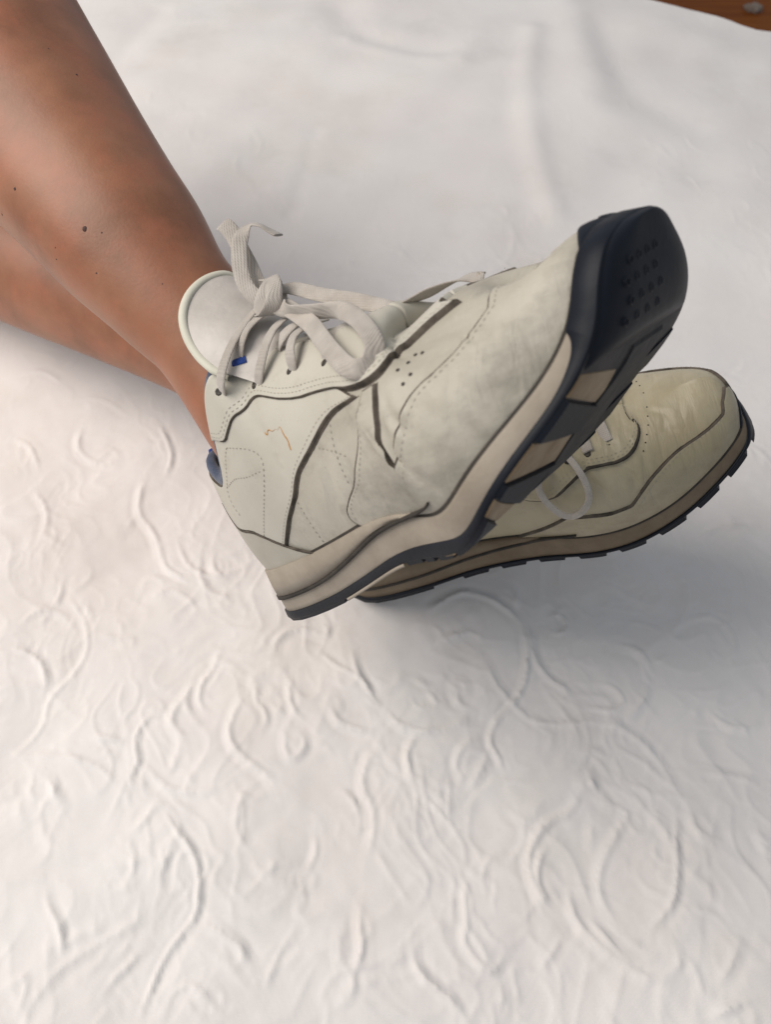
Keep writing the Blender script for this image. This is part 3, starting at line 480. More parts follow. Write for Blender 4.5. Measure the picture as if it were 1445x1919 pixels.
# ---- sneaker parts ----------------------------------------------------------
class Sneaker:
    def __init__(s, last, root, mir):
        s.L = last; s.root = root; s.mir = mir
    def out(s, P):
        P = np.asarray(P, float).reshape(-1, 3)*.01
        if s.mir < 0: P = P*np.array([1, -1, 1.])
        return P
    def add(s, name, P, F, mats, parent=None, mi=None, smooth=True, label=None):
        if isinstance(F, np.ndarray): F = F[:, ::-1] if s.mir < 0 else F
        elif s.mir < 0: F = [f[::-1] for f in F]
        o = mesh_obj(name, s.out(P), F, mats, parent or s.root, smooth, mi)
        if label: o['label'] = label
        return o
    def on(s, tv, side, h):
        tv = np.asarray(tv, float); t = tv[:, 0]; v = tv[:, 1]
        return s.L.at(t, v, side)+s.L.normal(t, v, side)*np.asarray(h).reshape(-1, 1)
    # upper body -----------------------------------------------------------
    def upper(s, mt):
        n, k = 260, 60
        t = np.linspace(0, 1, n); v = np.linspace(0, 1, k)
        P = []; F = []; off = 0
        for side in (-1, 1):
            T, Vv = np.meshgrid(t, v, indexing='ij')
            P.append(s.L.at(T, Vv, side).reshape(-1, 3)); F.append(grid_faces(n, k, flip=(side > 0))+off); off += n*k
        V = np.vstack(P); F = np.vstack(F)
        o = s.add('upper', V, F, mt)
        bm = bmesh.new(); bm.from_mesh(o.data); bmesh.ops.remove_doubles(bm, verts=bm.verts, dist=2e-5); bm.to_mesh(o.data); bm.free()
        return o
    # overlay cut from sheet, with thickness and a rounded raw edge, dark with dirt and painted seam shade ---
    def panel(s, name, outline, side, thick, mt, edge=.12, edge_mat=M_GRIME, res=.32, grime=1.0, parent=None, label=None, base=-.03, where=None):
        gt = np.linspace(0, 1, 101); gv = np.linspace(0, 1, 30)
        gp = s.L.at(np.repeat(gt[:, None], 30, 1), np.repeat(gv[None], 101, 0), side)
        gl = np.linalg.norm(np.diff(gp, axis=1), axis=2).sum(1)
        to2 = lambda p: np.column_stack([p[:, 0]*31., p[:, 1]*np.interp(p[:, 0], gt, gl)])
        fr2 = lambda p: np.column_stack([p[:, 0]/31., p[:, 1]/np.interp(p[:, 0]/31., gt, gl)])
        oo = np.asarray(outline, float); oo = np.vstack([np.linspace(p, q, 7)[:-1] for p, q in zip(oo, np.roll(oo, -1, 0))])
        o2 = to2(oo)
        keep = [0]
        for i in range(1, len(o2)):
            if np.linalg.norm(o2[i]-o2[keep[-1]]) > .02: keep.append(i)
        o2 = o2[keep]
        if np.linalg.norm(o2[0]-o2[-1]) < .02: o2 = o2[:-1]
        o2 = resample(np.vstack([o2, o2[:1]]), .14)[:-1]
        area2 = np.sum(o2[:, 0]*np.roll(o2[:, 1], -1)-np.roll(o2[:, 0], -1)*o2[:, 1])
        if area2 < 0: o2 = o2[::-1]
        a = o2; b = np.roll(o2, -1, 0)
        def dist(q):
            D = np.full(len(q), 1e9)
            for p0, p1 in zip(a, b):
                d = p1-p0; u = np.clip(((q-p0)@d)/(d@d+1e-12), 0, 1); D = np.minimum(D, ((q-p0-u[:, None]*d)**2).sum(1))
            return np.sqrt(D)
        def inside(q):
            c = np.zeros(len(q), bool)
            for p0, p1 in zip(a, b):
                if p0[1] == p1[1]: continue
                cr_ = ((p0[1] > q[:, 1]) != (p1[1] > q[:, 1])) & (q[:, 0] < (p1[0]-p0[0])*(q[:, 1]-p0[1])/(p1[1]-p0[1])+p0[0]); c ^= cr_
            return c
        tg = np.roll(o2, -1, 0)-np.roll(o2, 1, 0); tg /= np.linalg.norm(tg, axis=1)[:, None]+1e-9
        nrm = np.stack([-tg[:, 1], tg[:, 0]], 1)
        pts = [o2]
        for kx in (.5, 1.0, 1.7):
            q = o2+nrm*edge*kx; ok = inside(q); dd = dist(q); pts.append(q[ok & (dd > edge*kx*.85)])
        x0, y0 = o2.min(0); x1, y1 = o2.max(0)
        gx, gy = np.meshgrid(np.arange(x0, x1, res), np.arange(y0, y1, res)); gq = np.column_stack([gx.ravel(), gy.ravel()])
        ok = inside(gq); gq = gq[ok]; gq = gq[dist(gq) > edge*2.4]; pts.append(gq)
        allp = np.vstack(pts)
        rv_, _, rf, *_ = delaunay_2d_cdt([Vector(p) for p in allp.tolist()], [], [list(range(len(o2)))], 1, 1e-4)
        q = np.array([list(p) for p in rv_]); D = dist(q)
        x = np.clip(D/edge, 0, 1); h = base+(thick-base)*np.sqrt(np.clip(1-(1-x)**2, 0, 1))
        tvq = fr2(q); P = s.on(tvq, side, h)
        F = [f if side < 0 else f[::-1] for f in rf]
        F = [f[::-1] for f in F]
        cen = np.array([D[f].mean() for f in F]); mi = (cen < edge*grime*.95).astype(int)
        if where is not None: mi = mi*np.array([where(*tvq[f].mean(0)) for f in F]).astype(int)
        # make normals agree with the surface
        f0 = F[len(F)//2]; nn = np.cross(P[f0[1]]-P[f0[0]], P[f0[2]]-P[f0[0]]); ns = s.L.normal(tvq[f0[:1], 0], tvq[f0[:1], 1], side)[0]
        if nn@ns < 0: F = [f[::-1] for f in F]
        o = s.add(name, P, F, [mt, edge_mat], parent, mi, label=label)
        at = o.data.attributes.new('wear', 'FLOAT', 'POINT'); at.data.foreach_set('value', np.clip(1-tvq[:, 1]*3.2, 0, 1).astype(np.float32)*np.clip((tvq[:, 0]-.35)*5, 0, 1).astype(np.float32))
        return o
    # strip of grime plus seam shade in its colour, or thread, on the surface ---------------------------
    def line3d(s, tv, side, h, step=.06, smooth=2):
        tv = np.asarray(tv, float)
        tv = chaikin(tv, smooth) if smooth else tv
        q = resample(tv*np.array([31., 11.]), .03)/np.array([31., 11.])
        P = s.on(q, side, h); N = s.L.normal(q[:, 0], q[:, 1], side)
        d = np.concatenate([[0], np.cumsum(np.linalg.norm(np.diff(P, axis=0), axis=1))]); x = np.arange(0, d[-1], step)
        f = lambda A: np.column_stack([np.interp(x, d, A[:, i]) for i in range(3)])
        return f(P), f(N)
    def strip(s, name, tv, side, h, width, height, mt, parent=None, taper=True, label=None, rough=0):
        P, N = s.line3d(tv, side, h)
        if len(P) < 3: return
        T = np.gradient(P, axis=0); T /= np.linalg.norm(T, axis=1)[:, None]+1e-9
        B = np.cross(N, T); n = len(P); w = np.full(n, width/2.)
        if taper: e = np.minimum(np.arange(n), np.arange(n)[::-1])/max(n*.12, 1); w = w*np.clip(e, .15, 1)
        if rough: w = w*(1+rough*np.convolve(rng.normal(size=n+8), np.ones(9)/3, 'valid'))
        w = w[:, None]
        V = np.stack([P-B*w-N*.03, P-B*w*.7+N*height, P+B*w*.7+N*height, P+B*w-N*.03], 1).reshape(-1, 3)
        return s.add(name, V, grid_faces(n, 4, flip=True), mt, parent, label=label)
    def stitches(s, tvs, side, h, mt, parent, length=.17, gap=.10, width=.05, name='stitching'):
        V = []; F = []
        for tv in tvs:
            P, N = s.line3d(tv, side, h, step=.03)
            if len(P) < 8: continue
            st = int((length+gap)/.03); ln = int(length/.03)
            for i in range(0, len(P)-ln, st):
                a, b = P[i], P[i+ln]; n = N[i]; t = (b-a)/(np.linalg.norm(b-a)+1e-9); bb = np.cross(n, t)*width/2; k = len(V); mid = (a+b)/2+n*.035
                V += [a-bb*.6, a+bb*.6, mid+bb, mid-bb, b+bb*.6, b-bb*.6, a-n*.03, b-n*.03]
                F += [(k, k+3, k+2, k+1), (k+3, k+5, k+4, k+2)]
        if not V: return
        if side > 0: F = [f[::-1] for f in F]
        o = s.add(name, np.array(V), F, mt, parent); o['kind'] = 'stuff'; return o
    def discs(s, name, tvs, side, r, h, mt, parent, ring=None):
        for (t, v) in tvs:
            V = []; F = []
            c = s.on([(t, v)], side, h)[0]; n = s.L.normal(np.array([t]), np.array([v]), side)[0]
            a = np.cross(n, [0.3, .5, .8]); a /= np.linalg.norm(a); b = np.cross(n, a)
            for rg, hh in ((1., -.02), (.8, .015), (.55, -.01)):
                for i in range(8): th = i*math.tau/8; V.append(c+(a*math.cos(th)+b*math.sin(th))*r*rg+n*hh)
            for q in range(2):
                for i in range(8): j = (i+1) % 8; F.append((q*8+i, q*8+j, q*8+8+j, q*8+8+i))
            F.append(tuple(16+i for i in range(8)))
            s.add(name, np.array(V), F, mt, parent)
    # sole -----------------------------------------------------------------
    def loop(s, n):
        t = (1-np.cos(np.linspace(0, math.pi, n)))/2*.5+np.linspace(0, 1, n)*.5
        return [(x, -1) for x in t]+[(x, 1) for x in t[::-1][1:-1]]
    def wall(s, name, rows, mt, n=160, parent=None, mi=None, tr=None, close=True):
        """rows: list of (offset fn, height fn) of t, swept round the whole sole"""
        lp = s.loop(n); P = np.zeros((len(lp), len(rows), 3))
        for sd in (-1, 1):
            idx = [i for i, (t, d) in enumerate(lp) if d == sd]; t = np.array([lp[i][0] for i in idx])
            x = s.L.plan(t, sd)[:, 0]
            for j, (fo, fz) in enumerate(rows):
                P[idx, j] = s.L.sole(t, sd, np.asarray(fo(t, sd))*np.ones(len(t)), np.asarray(fz(t, sd))*np.ones(len(t)))
        return s.add(name, P.reshape(-1, 3), grid_faces(len(lp), len(rows), closed_n=True), mt, parent)
    def zft(s, t, sd): return s.L.feather(t, sd)[:, 2]
    def plate(s, name, tq, z0, z1, mt, parent=None, nt=8, nq=6, inset=.0, label=None):
        """a tread block: tq = four corners in (t, q), q from -1 (outer edge) to 1"""
        u, w = np.meshgrid(np.linspace(0, 1, nt), np.linspace(0, 1, nq), indexing='ij')
        c = np.array(tq, float)
        tq_ = ((1-u)*(1-w))[..., None]*c[0]+(u*(1-w))[..., None]*c[1]+(u*w)[..., None]*c[2]+((1-u)*w)[..., None]*c[3]
        t = np.clip(tq_[..., 0].ravel(), 0, 1); q = tq_[..., 1].ravel()
        a = s.L.plan(t, -1, .31); b = s.L.plan(t, 1, .31)
        xy = a*((1-q)/2)[:, None]+b*((1+q)/2)[:, None]
        top = s.L.bend(np.column_stack([xy, np.full(len(xy), z0)])); bot = s.L.bend(np.column_stack([xy, np.full(len(xy), z1)]))
        # pull the running face in a touch for a bevelled lug
        c0 = bot.mean(0); bot = c0+(bot-c0)*.97
        G = grid_faces(nt, nq); n = nt*nq
        rim = [i*nq for i in range(nt)]+[(nt-1)*nq+j for j in range(1, nq)]+[i*nq+nq-1 for i in range(nt-2, -1, -1)]+[j for j in range(nq-2, 0, -1)]
        F = [tuple(f[::-1]+n) for f in G]
        for i in range(len(rim)): j = (i+1) % len(rim); F.append((rim[i], rim[j], rim[j]+n, rim[i]+n))
        return s.add(name, np.vstack([top, bot]), F, mt, parent, smooth=False, label=label)
    def toe_plate(s, t0, mt, parent, nt=34, nq=25):
        u, w = np.meshgrid(np.linspace(0, 1, nt), np.linspace(-1, 1, nq), indexing='ij')
        t = (t0+(.997-t0)*np.sin(u*math.pi/2)).ravel(); q = w.ravel()
        a = s.L.plan(t, -1, .30); b = s.L.plan(t, 1, .30); xy = a*((1-q)/2)[:, None]+b*((1+q)/2)[:, None]
        e = np.minimum(1-np.abs(q), 1-u.ravel()**2.5); z = .36-.62*np.sqrt(np.clip(1-(1-np.clip(e/.62, 0, 1))**2, 0, 1))
        z = np.where(u.ravel() < .08, np.maximum(z, .16-.40*u.ravel()/.08), z)
        P = s.L.bend(np.column_stack([xy, z]))
        o = s.add('toe_tread', P, grid_faces(nt, nq), mt, parent)
        V = []; F = []
        for i in range(4):
            for j in range(4):
                tt = t0+.045+.022*i; qq = -.62+.21*j+.07*(i % 2)
                aa = s.L.plan(np.array([tt]), -1, .3)[0]; bb = s.L.plan(np.array([tt]), 1, .3)[0]; c = aa*(1-qq)/2+bb*(1+qq)/2
                k = len(V)
                for rr, zz in ((.19, -.12), (.16, -.28), (.11, -.28), (.08, -.12)):
                    for h in range(10): an = h/10*math.tau; V.append([c[0]+rr*math.cos(an), c[1]+rr*math.sin(an), zz])
                for r_ in range(3):
                    for h in range(10): g = (h+1) % 10; F.append((k+r_*10+h, k+r_*10+g, k+r_*10+10+g, k+r_*10+10+h))
        o2 = s.add('tread_ring', s.L.bend(np.array(V)), F, mt, parent); o2['kind'] = 'stuff'
    # woven tape -------------------------------------------------------------
    def tape(s, name, pts, normals, width, mt=M_LACE, thick=.10, parent=None, widths=None, label=None, n=None):
        pts = np.asarray(pts, float); n = n or 10*len(pts)
        P = spline(pts, n); d = np.concatenate([[0], np.cumsum(np.linalg.norm(np.diff(pts, axis=0), axis=1))])
        N = hermite(np.linspace(0, d[-1], n), d, np.asarray(normals, float))
        T = np.gradient(P, axis=0); T /= np.linalg.norm(T, axis=1)[:, None]+1e-9
        N = N-T*(N*T).sum(1)[:, None]; N /= np.linalg.norm(N, axis=1)[:, None]+1e-9; B = np.cross(T, N)
        w = np.full(n, width/2.) if widths is None else hermite(np.linspace(0, d[-1], n), d, np.asarray(widths, float))/2
        w = w[:, None]; h = thick/2
        prof = [(-1, 0), (-.92, .75), (-.5, 1), (0, 1.05), (.5, 1), (.92, .75), (1, 0), (.92, -.75), (.5, -1), (0, -1.05), (-.5, -1), (-.92, -.75)]
        V = np.stack([P+B*w*a+N*h*b for a, b in prof], 1).reshape(-1, 3); k = len(prof)
        F = [tuple(f) for f in grid_faces(n, k, closed_m=True)]; F += [tuple(range(k)), tuple((n-1)*k+i for i in range(k))[::-1]]
        return s.add(name, V, F, mt, parent, label=label)

def const(v): return lambda t, sd: v
def build_sole(S, lugs_out, lugs_in, stripe, zo_pts, tread_to, M_MID=M_MID, lug=.18, lug_in=.18):
    zo = lambda t, sd: np.minimum(hermite(t, *zo_pts), S.zft(t, sd)+.02)
    zf = S.zft
    mid = S.wall('midsole', [(const(.0), const(.32)), (const(.2), const(.34)), (const(.25), lambda t, sd: .34+(zf(t, sd)-.34)*.2), (lambda t, sd: .27+0*t, lambda t, sd: .34+(zf(t, sd)-.34)*.5), (const(.24), lambda t, sd: .34+(zf(t, sd)-.34)*.85), (const(.17), lambda t, sd: zf(t, sd)+.06), (const(.02), lambda t, sd: zf(t, sd)+.10), (const(-.35), lambda t, sd: zf(t, sd)+.04)], M_MID)
    # dark welt line where the upper meets the foam
    S.wall('welt', [(lambda t, sd: .12+.10*(t > .5), lambda t, sd: zf(t, sd)-.02), (lambda t, sd: .10+.07*(t > .5), lambda t, sd: zf(t, sd)+.15+.18*(t < .52)), (const(.03), lambda t, sd: zf(t, sd)+.17+.2*(t < .52)), (const(-.2), lambda t, sd: zf(t, sd)+.1)], M_STRIPE)
    tw = np.linspace(0, .525, 90); Pw = []
    for sd, tt in ((-1, tw[::-1]), (1, tw[1:])):
        z0 = hermite(tt, *stripe); z1 = S.zft(tt, sd)
        for i, t in enumerate(tt):
            k = min(1., (.525-t)/.03+.25)
            for o_, z_ in ((.15, z0[i]+.1), (.24+.09*k, z0[i]+.12), (.26+.10*k, (z0[i]+z1[i])/2), (.22+.09*k, z1[i]+.06+.12*k), (.10, z1[i]+.12+.10*k), (-.25, z1[i]+.06)): Pw.append(S.L.sole(np.array([t]), sd, np.array([o_]), np.array([z_]))[0])
    nn_ = len(Pw)//6; S.add('heel_wedge', np.array(Pw), [tuple(f) for f in grid_faces(nn_, 6, flip=True)]+[tuple(range(6)), tuple((nn_-1)*6+j for j in range(6))[::-1]], M_MID)
    # dark stripe round the heel wedge
    tmax = stripe[0][-1]; ts = np.linspace(0, tmax, 90); P = []
    for sd, tt in ((-1, ts[::-1]), (1, ts[1:])):
        zz = hermite(tt, *stripe)
        for i, t in enumerate(tt):
            k = min(1, (tmax-t)/.1*.8+.35)*.105
            for o_, dz in ((.18, -1), (.395, -.8), (.395, .8), (.18, 1)): P.append(S.L.sole(np.array([t]), sd, np.array([o_]), zz[i]+dz*k)[0])
    S.add('midsole_stripe', np.array(P), grid_faces(len(P)//4, 4, flip=True), M_STRIPE, mid)
    out = S.wall('outsole', [(const(.05), const(.16)), (const(.29), const(.16)), (const(.33), const(.22)), (const(.33), lambda t, sd: zo(t, sd)-.04), (const(.28), zo), (const(.0), zo)], M_RUBBER)
    # underside
    n = 90; t = (1-np.cos(np.linspace(0.02, math.pi-.02, n)))/2*tread_to; a = S.L.plan(t, -1, .26); b = S.L.plan(t, 1, .26); q = np.linspace(0, 1, 14)
    P = a[:, None, :]*(1-q)[None, :, None]+b[:, None, :]*q[None, :, None]
    P = S.L.bend(np.concatenate([P, np.full(P.shape[:2]+(1,), .155)], -1)).reshape(-1, 3)
    S.add('tread_base', P, grid_faces(n, 14), M_DARKTREAD, out)
    for (t0, t1, sk, dep) in lugs_out: S.plate('tread_lug', [(t0, -1), (t1, -1), (t1+sk, -1+dep), (t0+sk, -1+dep)], .19, .18-lug, M_RUBBER, out)
    for (t0, t1, sk, dep) in lugs_in: S.plate('tread_lug', [(t0, 1), (t1, 1), (t1+sk, 1-dep), (t0+sk, 1-dep)][::-1], .19, .18-lug_in, M_RUBBER, out)
    return mid, out
def pose(R, T):
    Rw = RC @ R; Tw = CP+RC @ (T*.01)
    m = Matrix(Rw.tolist()).to_4x4(); m.translation = Vector(Tw); return m
ARR = lambda a: np.array(a, float)
cat = lambda *a: np.vstack([ARR(x).reshape(-1, 2) for x in a])
ZO = ([0,.3,.45,.55,.62,.75,.80,.84,.87,1], [.62,.62,.62,.78,.55,.50,.58,.85,1.6,1.8])
STRIPE = ([0,.15,.31,.47,.55,.60], [1.52,1.50,1.50,1.85,2.15,2.25])

def common_upper(S, A, ml, mquarter, mvamp, gw=1., pr=.085):
    S.upper(ml)
    for sd in (-1, 1):
        # heel and side panel
        q = chaikin(A['quarter'], 2); c = chaikin(A['counter'], 2)
        out = cat([(0,.95),(0,.72)], c, q[::-1], [(.50,.58),(.42,.60),(.34,.76),(.26,.975),(.12,.975)])
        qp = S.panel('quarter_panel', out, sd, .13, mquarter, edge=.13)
        eb = chaikin(A['eye'], 2)
        out = cat(eb, [(.845,.78),(.85,.999),(.66,.999)], chaikin([(.66,.97),(.63,.91),(.56,.87),(.5,.87),(.43,.875),(.38,.90),(.345,.975)], 2), [(.325,.995),(.27,.995)])
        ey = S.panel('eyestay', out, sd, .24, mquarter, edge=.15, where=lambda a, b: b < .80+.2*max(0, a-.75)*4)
        mt_ = chaikin(A['mud_top'], 2); sl = chaikin(A['slit'], 2); mr = chaikin(A['mud_rear'], 2)
        out = cat([A['mud_rear'][0]], mr[1:], [(.5,0),(.6,0),(.8,0),(.95,0),(1,0.02),(1,.42)], A['mud_toe'], mt_[::-1], sl[::-1][1:])
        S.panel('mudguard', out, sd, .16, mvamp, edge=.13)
        # heel clip of smooth plastic
        out = cat([(0,.70)], c, [(.2,.0),(.1,.0),(0,.0)])
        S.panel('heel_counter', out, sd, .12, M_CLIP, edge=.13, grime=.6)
        # dirt and painted seam shade along the raw edges
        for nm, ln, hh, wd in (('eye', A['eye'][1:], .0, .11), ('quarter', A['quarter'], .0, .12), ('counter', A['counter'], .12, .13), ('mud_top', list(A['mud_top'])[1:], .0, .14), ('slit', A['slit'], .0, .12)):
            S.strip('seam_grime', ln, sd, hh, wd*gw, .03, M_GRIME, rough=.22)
        # thread
        if A.get('st'):
            S.stitches([A[k] for k in ('st1','st2','st3')], sd, .0, M_THREAD, S.root)
            S.stitches([A['st4'], A['st5'], A['st6']], sd, .13, M_THREAD, qp)
        off = lambda p, dt, dv: ARR(p)+ARR([dt, dv])
        S.stitches([off(A['eye'], 0, .035), off(A['eye'], 0, .06)], sd, .24, M_THREAD, ey, width=.03)
        S.stitches([off(A['quarter'], -.012, .012)], sd, .13, M_THREAD, qp, width=.03)
        S.stitches([cat([(.355,.955),(.385,.875),(.43,.845),(.5,.84),(.56,.84),(.63,.88),(.67,.96)])], sd, .24, M_THREAD, ey, width=.03)
        S.stitches([off(A['mud_top'], .008, -.03), off(A['mud_rear'][1:-1], .012, 0)], sd, .16, M_THREAD, S.root, width=.03)
        S.discs('perforation', A['perf'], sd, pr, .02, M_HOLE, S.root)
        S.discs('eyelet', A['eyelets'], sd, .2, .25, M_HOLE, ey)
    # padded collar roll, lining and heel tab
    P = []; tt = np.linspace(.012, .352, 60); k = 10
    seq = [(t, -1) for t in tt[::-1]]+[(t, 1) for t in tt]
    for t, sd in seq:
        c = S.L.at(np.array([t]), np.array([.97]), sd)[0]; n = S.L.normal(np.array([t]), np.array([.93]), sd)[0]; up = S.L.at(np.array([t]), np.array([.99]), sd)[0]-S.L.at(np.array([t]), np.array([.9]), sd)[0]; up /= np.linalg.norm(up)
        c = c-n*.20+up*.20
        for i in range(k): a = i*math.tau/k; P.append(c+n*math.cos(a)*.30+up*math.sin(a)*.42)
    S.add('collar', np.array(P), grid_faces(len(seq), k, closed_m=True, flip=True), M_LINING)
    P = []
    for t, sd in seq:
        for v in np.linspace(.45, .98, 8):
            P.append((S.L.at(np.array([t]), np.array([v]), sd)-S.L.normal(np.array([t]), np.array([v]), sd)*(.42 if v < .95 else .35))[0])
    S.add('lining', np.array(P), grid_faces(len(seq), 8, flip=True), M_LINING)

def heel_tab(S):
    P = []; n, k = 14, 12
    for i in range(n):
        v = .72+.33*i/(n-1)
        c = S.L.at(np.array([0.]), np.array([min(v, 1.)]), -1)[0]+np.array([-.15-.45*math.sin(math.pi*i/(n-1)), 0, max(v-1, 0)*9])
        for j in range(k): a = j*math.tau/k; P.append(c+np.array([math.cos(a)*.25, math.sin(a)*(.95*(.75+.25*math.sin(math.pi*i/(n-1)))), 0]))
    F = [tuple(f) for f in grid_faces(n, k, closed_m=True)]+[tuple(range(k)), tuple((n-1)*k+j for j in range(k))[::-1]]
    S.add('heel_tab', np.array(P), F, M_BLUE)

def tongue(S, tip, base, piping=True):
    tip = spline(tip, 40); base = spline(base, 40); n = 26
    w = np.linspace(0, 1, n)[:, None, None]
    axis = (tip-base).mean(0); axis /= np.linalg.norm(axis)
    cen = (tip+base)/2; mid = cen.mean(0)
    outw = np.cross(np.gradient(tip, axis=0), axis); outw /= np.linalg.norm(outw, axis=1)[:, None]+1e-9
    outw *= np.sign((outw*(S.cam_local-mid)).sum(1).mean())
    arc = np.sin(np.linspace(0, math.pi, 40))[:, None]
    top = (1-w)*base[None]+w*tip[None]+(np.sin(w*math.pi)*.12)*outw[None]
    # the free end rolls over softly
    top = np.concatenate([top, (tip-outw*.10+axis*.12)[None], (tip-outw*.35+axis*.14)[None], (tip-outw*.6+axis*.02)[None], (tip-outw*.7-axis*.6)[None], (base-outw*.8)[None]])
    top += .05*np.sin(np.linspace(0, 9, 40))[None, :, None]*outw[None]*np.linspace(0, 1, len(top))[:, None, None]
    S.add('tongue', top.reshape(-1, 3), grid_faces(len(top), 40), M_TONGUE)
    pts = np.vstack([tip[:1]*.80+base[:1]*.20-outw[:1]*.2, tip[:1]*.9+base[:1]*.1-outw[:1]*.08, tip, tip[-1:]*.85+base[-1:]*.15])
    n2 = np.vstack([outw[:1], outw[:1], outw, outw[-1:]])
    T = np.gradient(pts, axis=0); T /= np.linalg.norm(T, axis=1)[:, None]; B = np.cross(T, n2); k = 10; P = []
    for i in range(len(pts)):
        for j in range(k): a = j*math.tau/k; P.append(pts[i]+n2[i]*math.cos(a)*.15+B[i]*math.sin(a)*.22)
    S.add('tongue_piping', np.array(P), grid_faces(len(pts), k, closed_m=True), M_PIPE)

# ---- right sneaker, toe raised towards the camera ---------------------------
D1['wm'] = D1['wm'][:4]+[1.10, 1.12]
D1['flex'] = [(.585,.16,.10,.40,0.104,.007),(.625,.10,.05,.34,0.133,.007),(.665,.05,.10,.42,0.114,.006),(.70,.10,.06,.30,0.104,.006),(.735,.02,.12,.33,0.085,.005),(.775,.08,.10,.34,0.076,.006),(.81,-.03,.18,.40,0.057,.005),(.44,.06,.10,.34,0.076,.007),(.39,-.03,.30,.60,0.057,.008),(.69,-.06,.52,.9,0.114,.006),(.74,.0,.5,.85,0.095,.006)]
D2['flex'] = [(.70,.05,.25,.9,0.075,.006),(.76,.03,.25,.98,0.075,.006),(.80,.04,.3,.95,0.060,.006),(.88,.03,.5,1.1,0.045,.006)]
root1 = empty('sneaker', pose(R1, T1))
tag(root1, 'worn white sneaker with its navy black rubber toe raised, in front of the other', 'sneaker', 'pair of worn white sneakers')
S1_ = Sneaker(Last(D1), root1, 1); S1_.cam_local = R1.T @ (-T1)
PA = dict(quarter=A_quarter, counter=A_counter, eye=A_eyestay, mud_top=A_mud_top, mud_rear=A_mud_rear, slit=A_slit, mud_toe=[(.99,.44),(.965,.37)],
          st=1, st1=A_st1, st2=A_st2, st3=A_st3, st4=A_st4, st5=A_st5, st6=A_st6, perf=A_perf, eyelets=A_eyelets)
common_upper(S1_, PA, M_LEATHER, M_LEATHER2, M_LEATHER)
for sd in (-1, 1):
    capo = cat([(.83,.0)], chaikin(A_cap[3:], 2), [(1,.13),(1,.0),(.93,.0)])
    S1_.panel('toe_bumper', [(max(a, .83), b) for a, b in capo], sd, .27, M_RUBBER, edge=.12, edge_mat=M_RUBBER)
S1_.strip('scratch_mark', A_squig, -1, .13, .07, .012, M_SCRATCH, rough=.5, taper=False)
heel_tab(S1_)
LO = [(0.0,.31,0,.9),(.475,.505,.0,.8),(.512,.528,0,.6),(.537,.565,0,.7)]
LI = [(a, a+.05, -.05, .75) for a in np.arange(.34, .80, .078)]+[(0,.31,0,.9)]
mid1, out1 = build_sole(S1_, LO, LI, STRIPE, ZO, .83, lug_in=.10)
S1_.toe_plate(.808, M_RUBBER, out1)
S1_.plate('centre_tread', [(.5,.0),(.80,.0),(.80,.6),(.5,.6)], .17, .03, M_DARKTREAD, out1, 16, 6)
for w_ in ([(.784,-1),(.807,-.96),(.775,-.12),(.724,.10)], [(.697,-1),(.737,-1),(.688,.08),(.652,.0)], [(.655,-1),(.678,-1),(.61,-.35),(.58,-.42)], [(.552,-1),(.572,-1),(.547,-.6),(.53,-.6)]):
    S1_.plate('tread_window', w_, .17, .11, M_TREAD, out1)
for w_ in ([(.739,-1),(.782,-1),(.722,.1),(.690,.08)], [(.680,-1),(.695,-1),(.650,.0),(.613,-.33)], [(.574,-1),(.653,-1),(.577,-.42),(.549,-.58)]):
    S1_.plate('tread_lug', w_, .18, -.02, M_RUBBER, out1)
ts_ = np.linspace(.318, .470, 30); P_ = []
for t_ in ts_:
    for o_, z_ in ((.28, .03), (.37, .04), (.37, .17), (.28, .18)): P_.append(S1_.L.sole(np.array([t_]), -1, np.array([o_]), np.array([z_]))[0])
S1_.add('tread_insert', np.array(P_), grid_faces(30, 4), M_MID, out1)
for k, (w, p, n) in LACES.items():
    nm = 'lace_loop' if 'loop' in k else ('lace_end' if 'end' in k else ('lace_knot' if 'knot' in k else 'lace'))
    S1_.tape(nm, p, n, w, n=max(60, 8*len(p)))
# aglet at the free end
e = ARR(LACES['end'][1]); 
tongue(S1_, TONGUE['tip'], [(10.4,-2.0,10.2),(10.6,-1.5,10.9),(10.9,-.8,11.4),(11,0,11.6),(10.9,.8,11.4),(10.6,1.5,10.9),(10.4,2.0,10.2)])
S1_.tape('lining_edge', BLUE_EDGE, [(.1,-.85,.45)]*len(BLUE_EDGE), .34, M_BLUE, thick=.10)

# ---- left sneaker behind, seen from its inner side --------------------------
root2 = empty('sneaker.001', pose(R2, T2))
tag(root2, 'yellowed white sneaker resting on the bedspread, half hidden behind the raised one', 'sneaker', 'pair of worn white sneakers')
S2_ = Sneaker(Last(D2), root2, -1); S2_.cam_local = (R2.T @ (-T2))*np.array([1,-1,1.])
PB = dict(quarter=A_quarter, counter=A_counter, eye=[(.2425,1.),(.29,.73),(.3237,.706),(.36,.66),(.46,.48)]+list(B_eye2[:7])+[(.852,.85)], mud_top=B_mud2_top[2:8][::-1], mud_rear=[(.61,.212)]+B_mud2_rear[::-1][1:], slit=[(.655,.20),(.68,.185),(.70,.175)], mud_toe=[(.985,.50),(.955,.43)],
          perf=B_perf2, eyelets=[(.775,.65),(.732,.61),(.688,.59),(.638,.57),(.58,.6)])
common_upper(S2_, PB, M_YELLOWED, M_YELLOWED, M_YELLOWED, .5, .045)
for sd in (-1, 1):
    S2_.panel('toe_bumper', cat([(.95,0)], chaikin([(.955,.03),(.965,.10),(.98,.16),(1,.19)], 2), [(1,0)]), sd, .25, M_RUBBER, edge=.12, edge_mat=M_RUBBER)
heel_tab(S2_)
ZO2 = ([0,.3,.5,.8,.93,.97,1], [.55,.42,.36,.36,.36,.8,1.2])
